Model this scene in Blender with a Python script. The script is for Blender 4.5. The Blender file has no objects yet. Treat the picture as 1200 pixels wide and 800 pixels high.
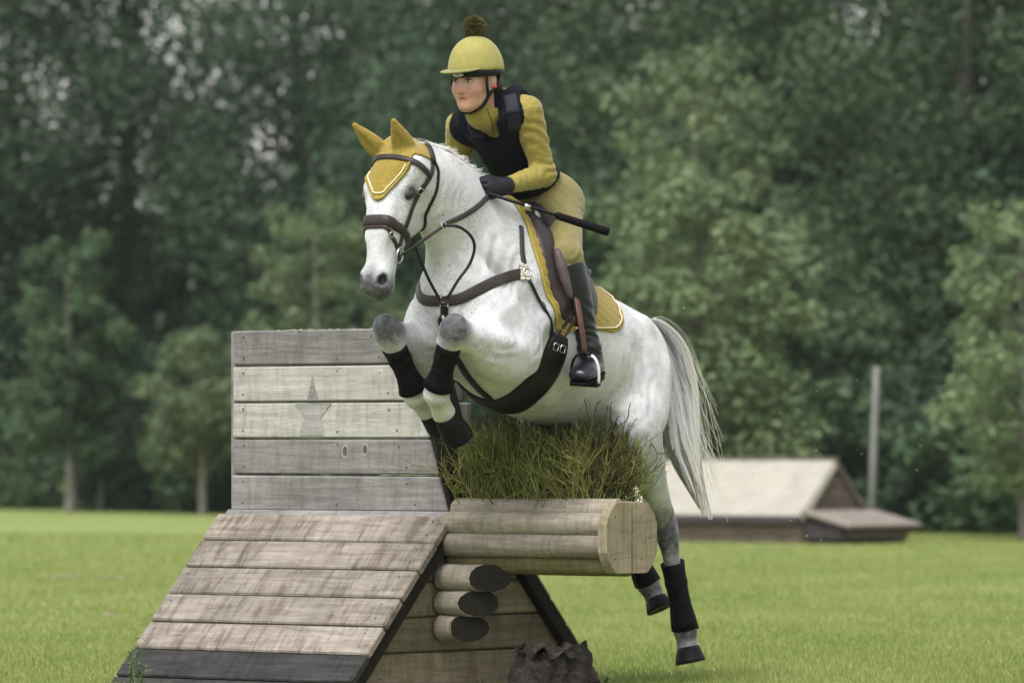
import bpy, bmesh, math, random
import numpy as np
from mathutils import Vector, Matrix, noise

random.seed(7); RNG = np.random.default_rng(7)
SC = bpy.context.scene
COL = SC.collection
R = math.radians

# ------------------------------------------------------------------ camera
CAM_D, CAM_H, LENS, HOR = 22.0, 0.885, 200.0, 525.0     # distance, height, lens, horizon row in the photograph
FPX = 1200 * LENS / 36.0
cam = bpy.data.cameras.new('camera'); camo = bpy.data.objects.new('camera', cam); COL.objects.link(camo)
cam.lens = LENS; cam.sensor_width = 36.0; cam.shift_y = (HOR - 400) / 1200.0
cam.clip_end = 2000.0; cam.clip_start = 0.5
camo.location = (0, -CAM_D, CAM_H); camo.rotation_euler = (R(90), 0, 0)
cam.dof.use_dof = True; cam.dof.focus_distance = 21.6; cam.dof.aperture_fstop = 4.0; cam.dof.aperture_blades = 9
SC.camera = camo

# ------------------------------------------------------------------ daylight: overcast sky and a weak, very soft sun
SUN_EL, SUN_AZ = 60.0, -24.0        # azimuth measured from the camera's back towards its left
world = bpy.data.worlds.new('World'); SC.world = world; world.use_nodes = True
wn, wl = world.node_tree.nodes, world.node_tree.links
for n in list(wn): wn.remove(n)
sky = wn.new('ShaderNodeTexSky'); sky.sky_type = 'NISHITA'; sky.sun_disc = False
sky.sun_elevation = R(SUN_EL); sky.air_density = 2.0; sky.dust_density = 2.0; sky.ozone_density = 1.0
sky.sun_rotation = R(180 + SUN_AZ * -1)
hs = wn.new('ShaderNodeHueSaturation'); hs.inputs['Saturation'].default_value = 0.16; hs.inputs['Value'].default_value = 1.0
bg = wn.new('ShaderNodeBackground'); bg.inputs['Strength'].default_value = 0.105
wo = wn.new('ShaderNodeOutputWorld')
wl.new(sky.outputs[0], hs.inputs['Color']); wl.new(hs.outputs[0], bg.inputs['Color']); wl.new(bg.outputs[0], wo.inputs['Surface'])
sun = bpy.data.lights.new('sun', 'SUN'); sun.energy = 1.5; sun.angle = R(26); sun.color = (1.0, 0.985, 0.955)
suno = bpy.data.objects.new('sun', sun); COL.objects.link(suno)
az = R(SUN_AZ)
sdir = Vector((math.sin(az) * math.cos(R(SUN_EL)), -math.cos(az) * math.cos(R(SUN_EL)), math.sin(R(SUN_EL))))   # towards the sun
suno.rotation_euler = (-sdir).to_track_quat('-Z', 'Y').to_euler()
suno.location = sdir * 60
SC.view_settings.view_transform = 'Standard'; SC.view_settings.look = 'None'
SC.view_settings.gamma = 1.0; SC.view_settings.exposure = 1.34; SC.view_settings.use_curve_mapping = False
SC.cycles.max_bounces = 4; SC.cycles.diffuse_bounces = 2; SC.cycles.glossy_bounces = 2
SC.cycles.transparent_max_bounces = 8; SC.cycles.transmission_bounces = 2; SC.cycles.volume_bounces = 0
SC.cycles.use_denoising = True

# ------------------------------------------------------------------ helpers
def P(px, py, dep=0.0):
    """pixel of the photograph plus metres in front of the fence plane -> world point"""
    d = CAM_D - dep
    return np.array([(px - 600) / FPX * d, -dep, CAM_H + (HOR - py) / FPX * d])
GZ = -0.05                                              # level of the meadow
def G(px, d, z=None):
    z = GZ if z is None else z
    # column of the photograph at a distance from the camera, on the ground
    return np.array([(px - 600) / FPX * d, d - CAM_D, z])
def nrm(v):
    v = np.asarray(v, float); return v / (np.linalg.norm(v) + 1e-12)
def tag(o, label=None, cat=None, group=None, kind=None):
    if label: o['label'] = label
    if cat: o['category'] = cat
    if group: o['group'] = group
    if kind: o['kind'] = kind
    return o
def link(name, me, mat=None, parent=None, smooth=False):
    o = bpy.data.objects.new(name, me); COL.objects.link(o)
    if mat is not None and len(me.materials) == 0: me.materials.append(mat)
    if smooth: me.polygons.foreach_set('use_smooth', np.ones(len(me.polygons), bool))
    if parent is not None:
        o.parent = parent
        o.matrix_parent_inverse = parent.matrix_world.inverted() if parent.type != 'EMPTY' else Matrix.Translation(parent.location).inverted() if parent.rotation_euler[2] == 0 else parent.matrix_basis.inverted()
    return o
def empty(name, loc=(0, 0, 0), rz=0.0):
    o = bpy.data.objects.new(name, None); COL.objects.link(o); o.location = [float(c) for c in loc]; o.rotation_euler = (0, 0, rz)
    o.empty_display_size = 0.2
    return o
def mesh_np(name, V, F, mat=None, parent=None, smooth=True, cols=None):
    """F: (n,3) or (n,4) int array"""
    V = np.asarray(V, np.float32); F = np.asarray(F, np.int32)
    me = bpy.data.meshes.new(name)
    k = F.shape[1]
    me.vertices.add(len(V)); me.vertices.foreach_set('co', V.ravel())
    me.loops.add(F.size); me.loops.foreach_set('vertex_index', F.ravel())
    me.polygons.add(len(F)); me.polygons.foreach_set('loop_start', np.arange(0, F.size, k, dtype=np.int32))
    me.polygons.foreach_set('loop_total', np.full(len(F), k, np.int32))
    me.update(calc_edges=True); me.validate()
    if cols:
        for nm, arr in cols.items():
            arr = np.asarray(arr, np.float32)
            if arr.ndim == 1:
                a = me.attributes.new(nm, 'FLOAT', 'POINT'); a.data.foreach_set('value', arr)
            else:
                a = me.attributes.new(nm, 'FLOAT_COLOR', 'POINT')
                a.data.foreach_set('color', np.concatenate([arr, np.ones((len(arr), 1), np.float32)], 1).ravel())
    return link(name, me, mat, parent, smooth)
class MB:
    """collects vertices and faces of one mesh"""
    def __init__(s): s.v = []; s.f = []
    def add(s, V, F):
        n = len(s.v); s.v += [tuple(map(float, v)) for v in V]; s.f += [tuple(i + n for i in f) for f in F]
    def build(s, name, mat=None, parent=None, smooth=False):
        me = bpy.data.meshes.new(name); me.from_pydata(s.v, [], s.f); me.update()
        return link(name, me, mat, parent, smooth)
def tube_arrays(pts, rad, sides=8, cap=True, ell=None, up=None):
    """tube through points; rad scalar or list; ell = (ra, rb) lists for flat straps with fixed up vectors"""
    pts = np.asarray(pts, float); n = len(pts)
    rad = np.full(n, rad, float) if np.isscalar(rad) else np.asarray(rad, float)
    T = np.gradient(pts, axis=0); T /= (np.linalg.norm(T, axis=1, keepdims=True) + 1e-9)
    ref = np.array([0.13, 0.31, 0.94]) if abs(T[0] @ np.array([0.13, 0.31, 0.94])) < 0.9 else np.array([1.0, 0.1, 0.0])
    V = []
    u = nrm(np.cross(T[0], ref))
    for i in range(n):
        u = nrm(u - T[i] * (u @ T[i])); w = np.cross(T[i], u)
        for k in range(sides):
            a = 2 * math.pi * k / sides
            V.append(pts[i] + rad[i] * (math.cos(a) * u + math.sin(a) * w))
    F = [(i * sides + k, i * sides + (k + 1) % sides, (i + 1) * sides + (k + 1) % sides, (i + 1) * sides + k) for i in range(n - 1) for k in range(sides)]
    if cap: F += [tuple(range(sides))[::-1], tuple((n - 1) * sides + k for k in range(sides))]
    return V, F
def cr(pts, n):
    """Catmull-Rom through rows of pts (any columns), n samples per span"""
    pts = np.asarray(pts, float); m = len(pts)
    if m < 3: 
        t = np.linspace(0, 1, n + 1)[:, None]; return pts[0] * (1 - t) + pts[-1] * t
    Q = np.vstack([2 * pts[0] - pts[1], pts, 2 * pts[-1] - pts[-2]]); out = []
    for i in range(m - 1):
        p0, p1, p2, p3 = Q[i:i + 4]
        for t in np.arange(n) / n:
            out.append(0.5 * (2 * p1 + (p2 - p0) * t + (2 * p0 - 5 * p1 + 4 * p2 - p3) * t * t + (3 * p1 - p0 - 3 * p2 + p3) * t ** 3))
    out.append(pts[-1]); return np.array(out)

# ------------------------------------------------------------------ materials
class NT:
    def __init__(s, name):
        s.m = bpy.data.materials.new(name); s.m.use_nodes = True; s.t = s.m.node_tree
        s.b = s.t.nodes['Principled BSDF']; s.out = s.t.nodes['Material Output']
    def n(s, typ, **kw):
        x = s.t.nodes.new('ShaderNode' + typ)
        for k, v in kw.items():
            if k.startswith('i_'):
                x.inputs[k[2:].replace('_', ' ')].default_value = v
            else: setattr(x, k, v)
        return x
    def l(s, a, b): s.t.links.new(a, b); return s
    def val(s, inp, v): s.b.inputs[inp].default_value = v
    def coord(s, kind='Object', scale=(1, 1, 1), rnd=True):
        tc = s.n('TexCoord'); mp = s.n('Mapping'); mp.inputs['Scale'].default_value = scale
        s.l(tc.outputs[kind], mp.inputs['Vector'])
        if rnd:
            oi = s.n('ObjectInfo'); mu = s.n('Math', operation='MULTIPLY'); mu.inputs[1].default_value = 37.0
            s.l(oi.outputs['Random'], mu.inputs[0]); cx = s.n('CombineXYZ')
            for k in range(3): s.l(mu.outputs[0], cx.inputs[k])
            s.l(cx.outputs[0], mp.inputs['Location'])
        return mp.outputs[0]
    def noise(s, vec, scale, detail=4, rough=0.55, dist=0.0):
        x = s.n('TexNoise'); x.inputs['Scale'].default_value = scale; x.inputs['Detail'].default_value = detail
        x.inputs['Roughness'].default_value = rough; x.inputs['Distortion'].default_value = dist
        s.l(vec, x.inputs['Vector']); return x.outputs['Fac']
    def ramp(s, fac, stops):
        x = s.n('ValToRGB'); e = x.color_ramp.elements
        while len(e) < len(stops): e.new(0.5)
        for el, (p, c) in zip(e, stops):
            el.position = p; el.color = (*c, 1) if hasattr(c, '__len__') else (c, c, c, 1)
        s.l(fac, x.inputs[0]); return x.outputs[0]
    def mix(s, fac, a, b, mode='MIX'):
        x = s.n('MixRGB', blend_type=mode)
        for i, q in ((0, fac), (1, a), (2, b)):
            if hasattr(q, 'is_linked') or hasattr(q, 'links'): s.l(q, x.inputs[i])
            elif hasattr(q, '__len__'): x.inputs[i].default_value = (*q, 1)
            else: x.inputs[i].default_value = q if i == 0 else (q, q, q, 1)
        return x.outputs[0]
    def bump(s, h, strength=0.4, dist=0.01):
        x = s.n('Bump'); x.inputs['Strength'].default_value = strength; x.inputs['Distance'].default_value = dist
        s.l(h, x.inputs['Height']); s.l(x.outputs[0], s.b.inputs['Normal']); return x
    def col(s, c):
        if hasattr(c, 'links'): s.l(c, s.b.inputs['Base Color'])
        else: s.b.inputs['Base Color'].default_value = (*c, 1)
        return s
def simple(name, c, rough=0.6, spec=0.4, var=0.15, scale=40, metal=0.0, bump=0.0, bscale=200, sheen=0.0):
    t = NT(name); v = t.coord('Object')
    f = t.noise(v, scale, 3)
    t.col(t.ramp(f, [(0.3, [x * (1 - var) for x in c]), (0.7, [min(1, x * (1 + var)) for x in c])]))
    t.val('Roughness', rough); t.val('Specular IOR Level', spec); t.val('Metallic', metal)
    if sheen: t.val('Sheen Weight', sheen); t.val('Sheen Roughness', 0.5)
    if bump: t.bump(t.noise(v, bscale, 3), bump, 0.004)
    return t.m
# ================================================================== ground
def mat_ground():
    t = NT('meadow'); v = t.coord('Object', rnd=False)
    big = t.noise(v, 0.35, 4); mid = t.noise(v, 2.3, 4); fine = t.noise(v, 60, 3)
    a = t.ramp(big, [(0.3, (0.170, 0.210, 0.060)), (0.7, (0.220, 0.255, 0.084))])
    b = t.ramp(mid, [(0.35, (0.135, 0.175, 0.045)), (0.65, (0.225, 0.255, 0.084))])
    c = t.mix(0.45, a, b)
    t.col(t.mix(0.2, c, t.ramp(fine, [(0.3, (0.08, 0.12, 0.025)), (0.7, (0.20, 0.25, 0.07))])))
    t.val('Roughness', 0.85); t.val('Specular IOR Level', 0.15)
    t.bump(fine, 0.6, 0.03); return t.m
M_GROUND = mat_ground()
def ground_h(x, y):
    return 0.0
V, F = [], []
NX, NY = 50, 70
xs = np.concatenate([[-140, -100, -60], np.linspace(-30, 30, NX - 6), [60, 100, 140]])
ys = np.concatenate([[-60, -40], np.linspace(-24, 90, NY - 5), [130, 180, 260]])
for j, y in enumerate(ys):
    for i, x in enumerate(xs):
        w = 1.0 if abs(x) < 31 and -5 < y < 91 else 0.0
        V.append((x, y, GZ + w * 0.03 * noise.noise(Vector((x * 0.25, y * 0.12, 3.0)))))
for j in range(len(ys) - 1):
    for i in range(len(xs) - 1):
        a = j * len(xs) + i; F.append((a, a + 1, a + len(xs) + 1, a + len(xs)))
me = bpy.data.meshes.new('ground'); me.from_pydata(V, [], F); me.update()
ground = link('ground', me, M_GROUND, smooth=True); tag(ground, 'mown green meadow reaching to the wood', 'ground', kind='structure')
def gz(x, y): return GZ + 0.03 * noise.noise(Vector((x * 0.25, y * 0.12, 3.0)))

# grass blades (nobody could count them)
def mat_grass():
    t = NT('grass_blade'); at = t.n('Attribute', attribute_name='tone')
    c = t.ramp(at.outputs['Fac'], [(0.0, (0.130, 0.175, 0.040)), (0.45, (0.225, 0.265, 0.075)), (0.8, (0.295, 0.325, 0.115)), (1.0, (0.37, 0.35, 0.17))])
    t.col(c); t.val('Roughness', 0.6); t.val('Specular IOR Level', 0.25)
    tr = t.n('BsdfTranslucent'); mx = t.n('MixShader'); mx.inputs[0].default_value = 0.35
    t.l(c, tr.inputs['Color']); t.l(t.b.outputs[0], mx.inputs[1]); t.l(tr.outputs[0], mx.inputs[2]); t.l(mx.outputs[0], t.out.inputs['Surface'])
    return t.m
M_GRASS = mat_grass()
def blades(name, D, X, Hh, W, lean=0.5):
    n = len(D)
    yy = D - CAM_D; xx = X
    zz = np.array([gz(a, b) for a, b in zip(xx, yy)])
    yaw = RNG.uniform(0, 2 * math.pi, n); la = RNG.uniform(0, 2 * math.pi, n); ll = RNG.uniform(0.1, lean, n) * Hh
    b = np.stack([xx, yy, zz - 0.005], 1); s = np.stack([np.cos(yaw), np.sin(yaw), np.zeros(n)], 1) * W[:, None]
    m = b + np.stack([np.cos(la) * ll * 0.35, np.sin(la) * ll * 0.35, Hh * 0.6], 1)
    tp = b + np.stack([np.cos(la) * ll, np.sin(la) * ll, Hh], 1)
    V = np.stack([b - s, b + s, m + s * 0.7, m - s * 0.7, tp], 1).reshape(-1, 3)
    k = np.arange(n)[:, None] * 5
    F = np.concatenate([k + np.array([[0, 1, 2]]), k + np.array([[0, 2, 3]]), k + np.array([[3, 2, 4]])])
    base = RNG.normal(0.45, 0.13, n)
    pat = np.array([noise.noise(Vector((a * 1.1, b_ * 0.5, 9.0))) for a, b_ in zip(xx, yy)])
    tone = np.clip(base + 0.25 * pat, 0, 1).repeat(5)
    o = mesh_np(name, V, F, M_GRASS, smooth=False, cols={'tone': tone}); return o
n = 380000
q = RNG.uniform(0, 1, n)
D = 1 / (1 / 19.0 + q * (1 / 62.0 - 1 / 19.0)); X = RNG.uniform(-0.15, 0.15, n) * D
go = blades('grass', D, X, RNG.uniform(0.014, 0.038, n) * (1 + 0.006 * (D - 20)), 0.0020 * (1 + 0.04 * (D - 20)))
tag(go, 'short green grass covering the whole meadow', 'grass', kind='stuff')

# ================================================================== trees
def mat_leaf(name, dark, mid, light, trans=0.3):
    t = NT(name); at = t.n('Attribute', attribute_name='tone'); oi = t.n('ObjectInfo')
    c = t.ramp(at.outputs['Fac'], [(0.0, dark), (0.5, mid), (1.0, light)])
    hv = t.n('HueSaturation'); mr = t.n('MapRange'); mr.inputs[3].default_value = 0.8; mr.inputs[4].default_value = 1.2
    t.l(oi.outputs['Random'], mr.inputs[0]); t.l(mr.outputs[0], hv.inputs['Value']); t.l(c, hv.inputs['Color'])
    t.col(hv.outputs[0]); t.val('Roughness', 0.55); t.val('Specular IOR Level', 0.25)
    tr = t.n('BsdfTranslucent'); mx = t.n('MixShader'); mx.inputs[0].default_value = trans
    t.l(hv.outputs[0], tr.inputs['Color']); t.l(t.b.outputs[0], mx.inputs[1]); t.l(tr.outputs[0], mx.inputs[2]); t.l(mx.outputs[0], t.out.inputs['Surface'])
    return t.m
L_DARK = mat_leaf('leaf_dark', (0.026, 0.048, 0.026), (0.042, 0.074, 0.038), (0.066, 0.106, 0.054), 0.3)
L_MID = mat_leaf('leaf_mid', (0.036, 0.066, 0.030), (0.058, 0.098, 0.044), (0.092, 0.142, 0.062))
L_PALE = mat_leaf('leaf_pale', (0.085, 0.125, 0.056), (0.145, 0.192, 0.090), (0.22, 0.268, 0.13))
L_PALE2 = mat_leaf('leaf_light', (0.060, 0.092, 0.040), (0.098, 0.138, 0.060), (0.155, 0.195, 0.090))
L_YEL = mat_leaf('leaf_yellow', (0.050, 0.080, 0.026), (0.090, 0.120, 0.038), (0.155, 0.170, 0.060))
def mat_bark(name, a, b):
    t = NT(name); v = t.coord('Object', (6, 6, 1.2)); f = t.noise(v, 6, 5, 0.65)
    t.col(t.ramp(f, [(0.3, a), (0.7, b)])); t.val('Roughness', 0.9); t.val('Specular IOR Level', 0.1); t.bump(f, 0.8, 0.03); return t.m
BARK = mat_bark('bark', (0.035, 0.03, 0.024), (0.11, 0.1, 0.08)); BARK_P = mat_bark('bark_pale', (0.10, 0.092, 0.075), (0.26, 0.245, 0.21))

def leaf_mesh(centres, radii, n, size, flat=0.7, droop=0.0, seed=0):
    """leaf-sized quads spread through clumps; denser and lighter towards each clump's outside"""
    g = np.random.default_rng(seed)
    centres = np.asarray(centres); radii = np.asarray(radii)
    w = radii ** 2; pick = g.choice(len(centres), n, p=w / w.sum())
    d = g.normal(size=(n, 3)); d /= np.linalg.norm(d, axis=1, keepdims=True)
    r = g.uniform(0, 1, n) ** 0.45
    p = centres[pick] + d * (r * radii[pick])[:, None] * np.array([1, 1, flat])
    p[:, 2] -= droop * (r * radii[pick])
    nn = d * 0.6 + g.normal(size=(n, 3)) * 0.6 + np.array([0, 0, 0.55]); nn /= np.linalg.norm(nn, axis=1, keepdims=True)
    a = np.cross(nn, g.normal(size=(n, 3))); a /= np.linalg.norm(a, axis=1, keepdims=True); b = np.cross(nn, a)
    s = size * g.uniform(0.6, 1.35, n)[:, None]
    V = np.stack([p - a * s, p + b * s * 0.55 - a * s * 0.1, p + a * s, p - b * s * 0.55 + a * s * 0.1], 1).reshape(-1, 3)
    F = np.arange(4 * n).reshape(n, 4)
    ct = g.normal(0.45, 0.11, len(centres))
    tone = np.clip(ct[pick] + g.normal(0, 0.08, n), 0, 1).repeat(4)
    return V, F, tone
class TreeKind:
    """one growth form: meshes shared by every tree of the kind"""
    def __init__(s, h, crown0, width, clumps, nleaf, size, leafmat, barkmat, trunk_r, form='round', seed=1, lean=0.0, droop=0.0):
        g = random.Random(seed); gn = np.random.default_rng(seed)
        s.h = h; mb = MB()
        tp = [(lean * (k / 6) ** 1.5 + g.uniform(-0.02, 0.02) * h * k / 8, g.uniform(-0.02, 0.02) * h * k / 8, h * 0.92 * k / 6) for k in range(7)]
        tp[0] = (0, 0, -0.15)
        tp2 = cr(tp, 3); mb.add(*tube_arrays(tp2, np.linspace(trunk_r, trunk_r * 0.22, len(tp2)) * np.where(np.arange(len(tp2)) == 0, 1.35, 1), 8))
        C, Rr = [], []
        for k in range(clumps):
            q = (k + g.random()) / clumps
            z = crown0 + (h - crown0) * q
            if form == 'round': prof = math.sin(math.pi * min(1, 0.12 + 0.86 * q)) ** 0.6
            elif form == 'cone': prof = (1.08 - q) ** 0.75
            elif form == 'tall': prof = 0.55 + 0.45 * math.sin(math.pi * (0.1 + 0.8 * q))
            else: prof = 0.5 + 0.5 * math.sin(math.pi * (0.15 + 0.8 * q))
            a = k * 2.399 + g.uniform(-0.5, 0.5); rr = width / 2 * prof * g.uniform(0.35, 1.0)
            ti = min(len(tp2) - 1, int(z / (h * 0.92) * (len(tp2) - 1))); bx, by = tp2[ti][0], tp2[ti][1]
            c = np.array([bx + math.cos(a) * rr, by + math.sin(a) * rr, z + g.uniform(-0.03, 0.03) * h])
            C.append(c); Rr.append(width * g.uniform(0.11, 0.2) * (0.75 + 0.5 * (1 - q)))
            zb = max(crown0 * 0.7, z - rr * g.uniform(0.35, 0.8)); bi = min(len(tp2) - 1, max(1, int(zb / (h * 0.92) * (len(tp2) - 1))))
            b0 = tp2[bi]; mid = (b0 + c) / 2 + np.array([0, 0, 0.08 * rr])
            br = trunk_r * 0.32 * (1.1 - q)
            if k % 2 == 0 or clumps < 40: mb.add(*tube_arrays([b0, mid, c], [br, br * 0.6, br * 0.2], 5))
        me = bpy.data.meshes.new('trunk'); me.from_pydata(mb.v, [], mb.f); me.update(); me.materials.append(barkmat)
        me.polygons.foreach_set('use_smooth', np.ones(len(me.polygons), bool)); s.trunk = me
        V, F, tone = leaf_mesh(C, Rr, nleaf, size, 0.75, droop, seed)
        o = mesh_np('crown', V, F, leafmat, None, False, {'tone': tone}); s.crown = o.data; bpy.data.objects.remove(o)
    def place(s, name, loc, rz, sc, label, group=None, mat=None, wide=1.0, cat='tree'):
        e = empty(name, loc, 0); tag(e, label, cat, group)
        for nm, me in (('trunk', s.trunk), ('crown', s.crown)):
            o = bpy.data.objects.new(nm, me); COL.objects.link(o); o.parent = e; o.rotation_euler = (0, 0, rz); o.scale = (sc * wide, sc * wide, sc)
            if mat is not None and nm == 'crown':
                o.material_slots[0].link = 'OBJECT'; o.material_slots[0].material = mat
        return e
BIG = [TreeKind(13, 2.0, 6.0, 120, 34000, 0.070, L_DARK, BARK, 0.22, 'tall', 11), TreeKind(12, 1.4, 5.5, 110, 32000, 0.068, L_MID, BARK, 0.2, 'round', 12),
       TreeKind(14, 3.0, 6.5, 130, 40000, 0.072, L_DARK, BARK, 0.24, 'tall', 13), TreeKind(14, 3.0, 6.5, 95, 17000, 0.075, L_DARK, BARK, 0.24, 'tall', 14)]
YOUNG = [TreeKind(3.9, 1.0, 1.75, 56, 12000, 0.050, L_MID, BARK_P, 0.085, 'tall', 21), TreeKind(2.6, 0.85, 1.9, 36, 5200, 0.05, L_PALE, BARK_P, 0.06, 'round', 22, lean=-0.12),
         TreeKind(3.9, 0.5, 2.35, 60, 11000, 0.055, L_PALE, BARK, 0.09, 'round', 23, droop=0.5), TreeKind(4.2, 0.75, 2.1, 60, 9000, 0.050, L_YEL, BARK_P, 0.07, 'tall', 24)]
BUSH = [TreeKind(2.2, 0.05, 2.8, 30, 4200, 0.075, L_DARK, BARK, 0.05, 'round', 31), TreeKind(1.6, 0.02, 2.4, 26, 3600, 0.07, L_MID, BARK, 0.04, 'round', 32)]
E_D = lambda px: 85 - 27 * px / 1200.0        # distance of the wood's edge along the picture
# young trees along the edge
def young(k, px, d, rz, sc, label, mat=None, wide=1.0, name='young_tree'):
    p = G(px, d); return YOUNG[k].place(name, p, rz, sc, label, None, mat, wide)
young(0, 82, 82, 0.3, 1.0, 'slim young tree with pale trunk at far left of the meadow edge')
young(1, 238, 80, 1.2, 0.98, 'low spreading young tree with leaning pale trunk left of the wooden wall')
young(1, 118, 84, 3.5, 0.75, 'small thin sapling just right of the slim tree at far left', L_DARK, 0.8, 'sapling')
young(3, 372, 76, 2.0, 0.98, 'light green young tree rising behind the top of the wooden wall', L_PALE, 1.0)
young(2, 822, 61, 0.0, 1.0, 'broad pale green bushy tree behind the tail of the horse', None, 1.06, 'broad_tree')
young(3, 812, 66, 4.0, 1.28, 'tall pale pointed tree rising above the broad bushy tree', L_PALE, 0.95, 'pointed_tree')
young(3, 1200, 57.5, 2.6, 0.80, 'light green tree with thin trunk at right edge', L_PALE, 1.05)
# tall trees of the wood: each crown one can tell apart
big = [  # px, distance, kind, scale, rz, label
 (-60, 92, 0, 1.0, 0.2, 'tall dark tree at the far left edge, behind the slim young tree'),
 (15, 95, 1, 0.95, 4.1, 'tall round crowned tree at upper left corner'),
 (150, 98, 3, 0.92, 1.4, 'tall thin crowned tree with sky gaps at upper left'),
 (205, 93, 1, 0.52, 2.3, 'dark round tree left of the wooden wall, under the sky gaps'),
 (350, 97, 2, 1.0, 3.9, 'tall dark tree above the left end of the wooden wall'),
 (430, 90, 0, 0.95, 0.9, 'tall dark tree behind the ears of the horse'),
 (560, 94, 1, 1.05, 5.0, 'tall dark tree behind the helmet of the rider'),
 (700, 88, 2, 0.92, 2.9, 'tall open crowned tree just right of the rider'),
 (640, 84, 0, 0.9, 4.4, 'dark tree directly behind the back of the rider'),
 (850, 80, 1, 0.95, 0.4, 'tall mid green tree above the pale pointed tree'),
 (965, 76, 1, 0.9, 1.9, 'tall mid green tree above the leaning pole'),
 (1050, 79, 0, 0.92, 3.3, 'tall dark tree behind the pole, right of centre'),
 (1130, 71, 1, 0.85, 5.6, 'leafy mid green tree at upper right'),
 (1235, 73, 1, 0.9, 2.2, 'tall green tree cut by the right edge, above the thin trunked one'),
]
for px, d, k, sc, rz, lab in big:
    BIG[k].place('tall_tree', G(px, d), rz, sc, lab, 'tall trees of the wood')
# bushes of the wood's edge
bl = ['leftmost dark bush at the foot of the wood', 'dark bush between the two pale trunks at left', 'dark bush right of the leaning pale trunk', 'dark bush just left of the wooden wall', 'bush behind the tail of the horse, left of the broad tree', 'bush behind the ridge of the small house jump', 'dark bush left of the upright pole', 'dark bush right of the upright pole', 'dark bush left of the thin trunk at right', 'rightmost dark bush behind the thin trunk']
bx = [15, 150, 215, 275, 715, 880, 980, 1065, 1140, 1215]
for i, (px, lab) in enumerate(zip(bx, bl)):
    BUSH[i % 2].place('bush', G(px, E_D(px) + 3.2 + (i * 37 % 10) * 0.2), i * 1.3, 0.85 + (i * 53 % 10) * 0.035, lab, 'bushes along the edge of the wood', L_DARK if i % 3 else L_MID, 1.15, cat='bush')
# the depth of the wood behind: one mass
g = np.random.default_rng(5)
C, Rr = [], []
for k in range(330):
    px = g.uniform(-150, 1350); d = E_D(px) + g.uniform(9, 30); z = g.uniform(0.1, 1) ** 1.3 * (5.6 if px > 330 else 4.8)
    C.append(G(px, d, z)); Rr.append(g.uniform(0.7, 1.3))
for k in range(420):                 # the wood goes on to both sides of the frame
    px = g.uniform(-1500, -160) if k % 2 else g.uniform(1340, 2700); d = E_D(min(max(px, -600), 1500)) + g.uniform(2, 16); z = g.uniform(0.1, 1) * 9.0
    C.append(G(px, d, z)); Rr.append(g.uniform(0.9, 1.5))
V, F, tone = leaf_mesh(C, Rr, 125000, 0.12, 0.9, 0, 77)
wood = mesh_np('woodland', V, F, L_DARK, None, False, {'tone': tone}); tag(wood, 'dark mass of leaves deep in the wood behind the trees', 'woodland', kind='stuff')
# ================================================================== wooden jump
def mat_wood(name, dark, light, tint=0.35, rough=0.75, moss=0.0, grain=1.0):
    t = NT(name); v = t.coord('Object', (1.2, 14, 14)); v2 = t.coord('Object', (1, 1, 1)); v3 = t.coord('Object', (9, 1.6, 1.6))
    g1 = t.noise(v, 3.2 * grain, 6, 0.62, 0.6); g2 = t.noise(v, 16, 3, 0.6, 0.2); s = t.noise(v2, 3.0, 5, 0.6); st = t.noise(v3, 2.6, 6, 0.75, 0.5)
    oi = t.n('ObjectInfo')
    c = t.ramp(g1, [(0.28, dark), (0.72, light)])
    c = t.mix(t.ramp(g2, [(0.42, 0.0), (0.75, 0.35)]), c, [x * 0.55 for x in dark])
    c = t.mix(t.ramp(s, [(0.45, 0.0), (0.75, tint)]), c, [x * 0.45 for x in dark])  # darker stain patches of the wood
    c = t.mix(t.mix(1.0, t.ramp(st, [(0.46, 0.0), (0.62, tint)]), t.ramp(s, [(0.34, 0.2), (0.5, 1.0)]), 'MULTIPLY'), c, (dark[0] * 0.40, dark[1] * 0.34, dark[2] * 0.28))
    if moss: c = t.mix(t.ramp(t.noise(v2, 9, 5, 0.7), [(0.45, 0.0), (0.7, moss)]), c, (0.075, 0.085, 0.012))
    hv = t.n('HueSaturation'); mr = t.n('MapRange'); mr.inputs[3].default_value = 0.86; mr.inputs[4].default_value = 1.12
    t.l(oi.outputs['Random'], mr.inputs[0]); t.l(mr.outputs[0], hv.inputs['Value']); t.l(c, hv.inputs['Color'])
    t.col(hv.outputs[0]); t.val('Roughness', rough); t.val('Specular IOR Level', 0.08)
    mh = t.mix(0.5, g1, g2); t.bump(mh, 0.5, 0.006); return t.m
W_PALE = mat_wood('weathered_pale_board', (0.255, 0.245, 0.225), (0.41, 0.396, 0.368), 0.35)
W_GREY = mat_wood('weathered_grey_board', (0.135, 0.128, 0.125), (0.270, 0.258, 0.25), 0.32)
W_RAMP = mat_wood('weathered_brown_board', (0.150, 0.125, 0.104), (0.305, 0.272, 0.24), 0.68)
W_WET = mat_wood('wet_dark_board', (0.017, 0.0165, 0.016), (0.056, 0.054, 0.052), 0.5, 0.5)
W_GABLE = mat_wood('tan_board', (0.115, 0.092, 0.062), (0.225, 0.188, 0.135), 0.4)
W_LOG = mat_wood('peeled_log', (0.165, 0.142, 0.112), (0.335, 0.30, 0.245), 0.40)
W_MOSS = mat_wood('mossy_log', (0.10, 0.085, 0.05), (0.23, 0.2, 0.12), 0.4, 0.8, 0.9)
W_TAR = mat_wood('dark_end_grain', (0.009, 0.0075, 0.006), (0.026, 0.022, 0.017), 0.5)
M_NAIL = simple('nail', (0.035, 0.03, 0.028), 0.6)
TH = R(39.5)
A = np.array([math.cos(TH), -math.sin(TH), 0.0]); B = np.array([-math.sin(TH), -math.cos(TH), 0.0]); Zv = np.array([0, 0, 1.0])
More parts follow.
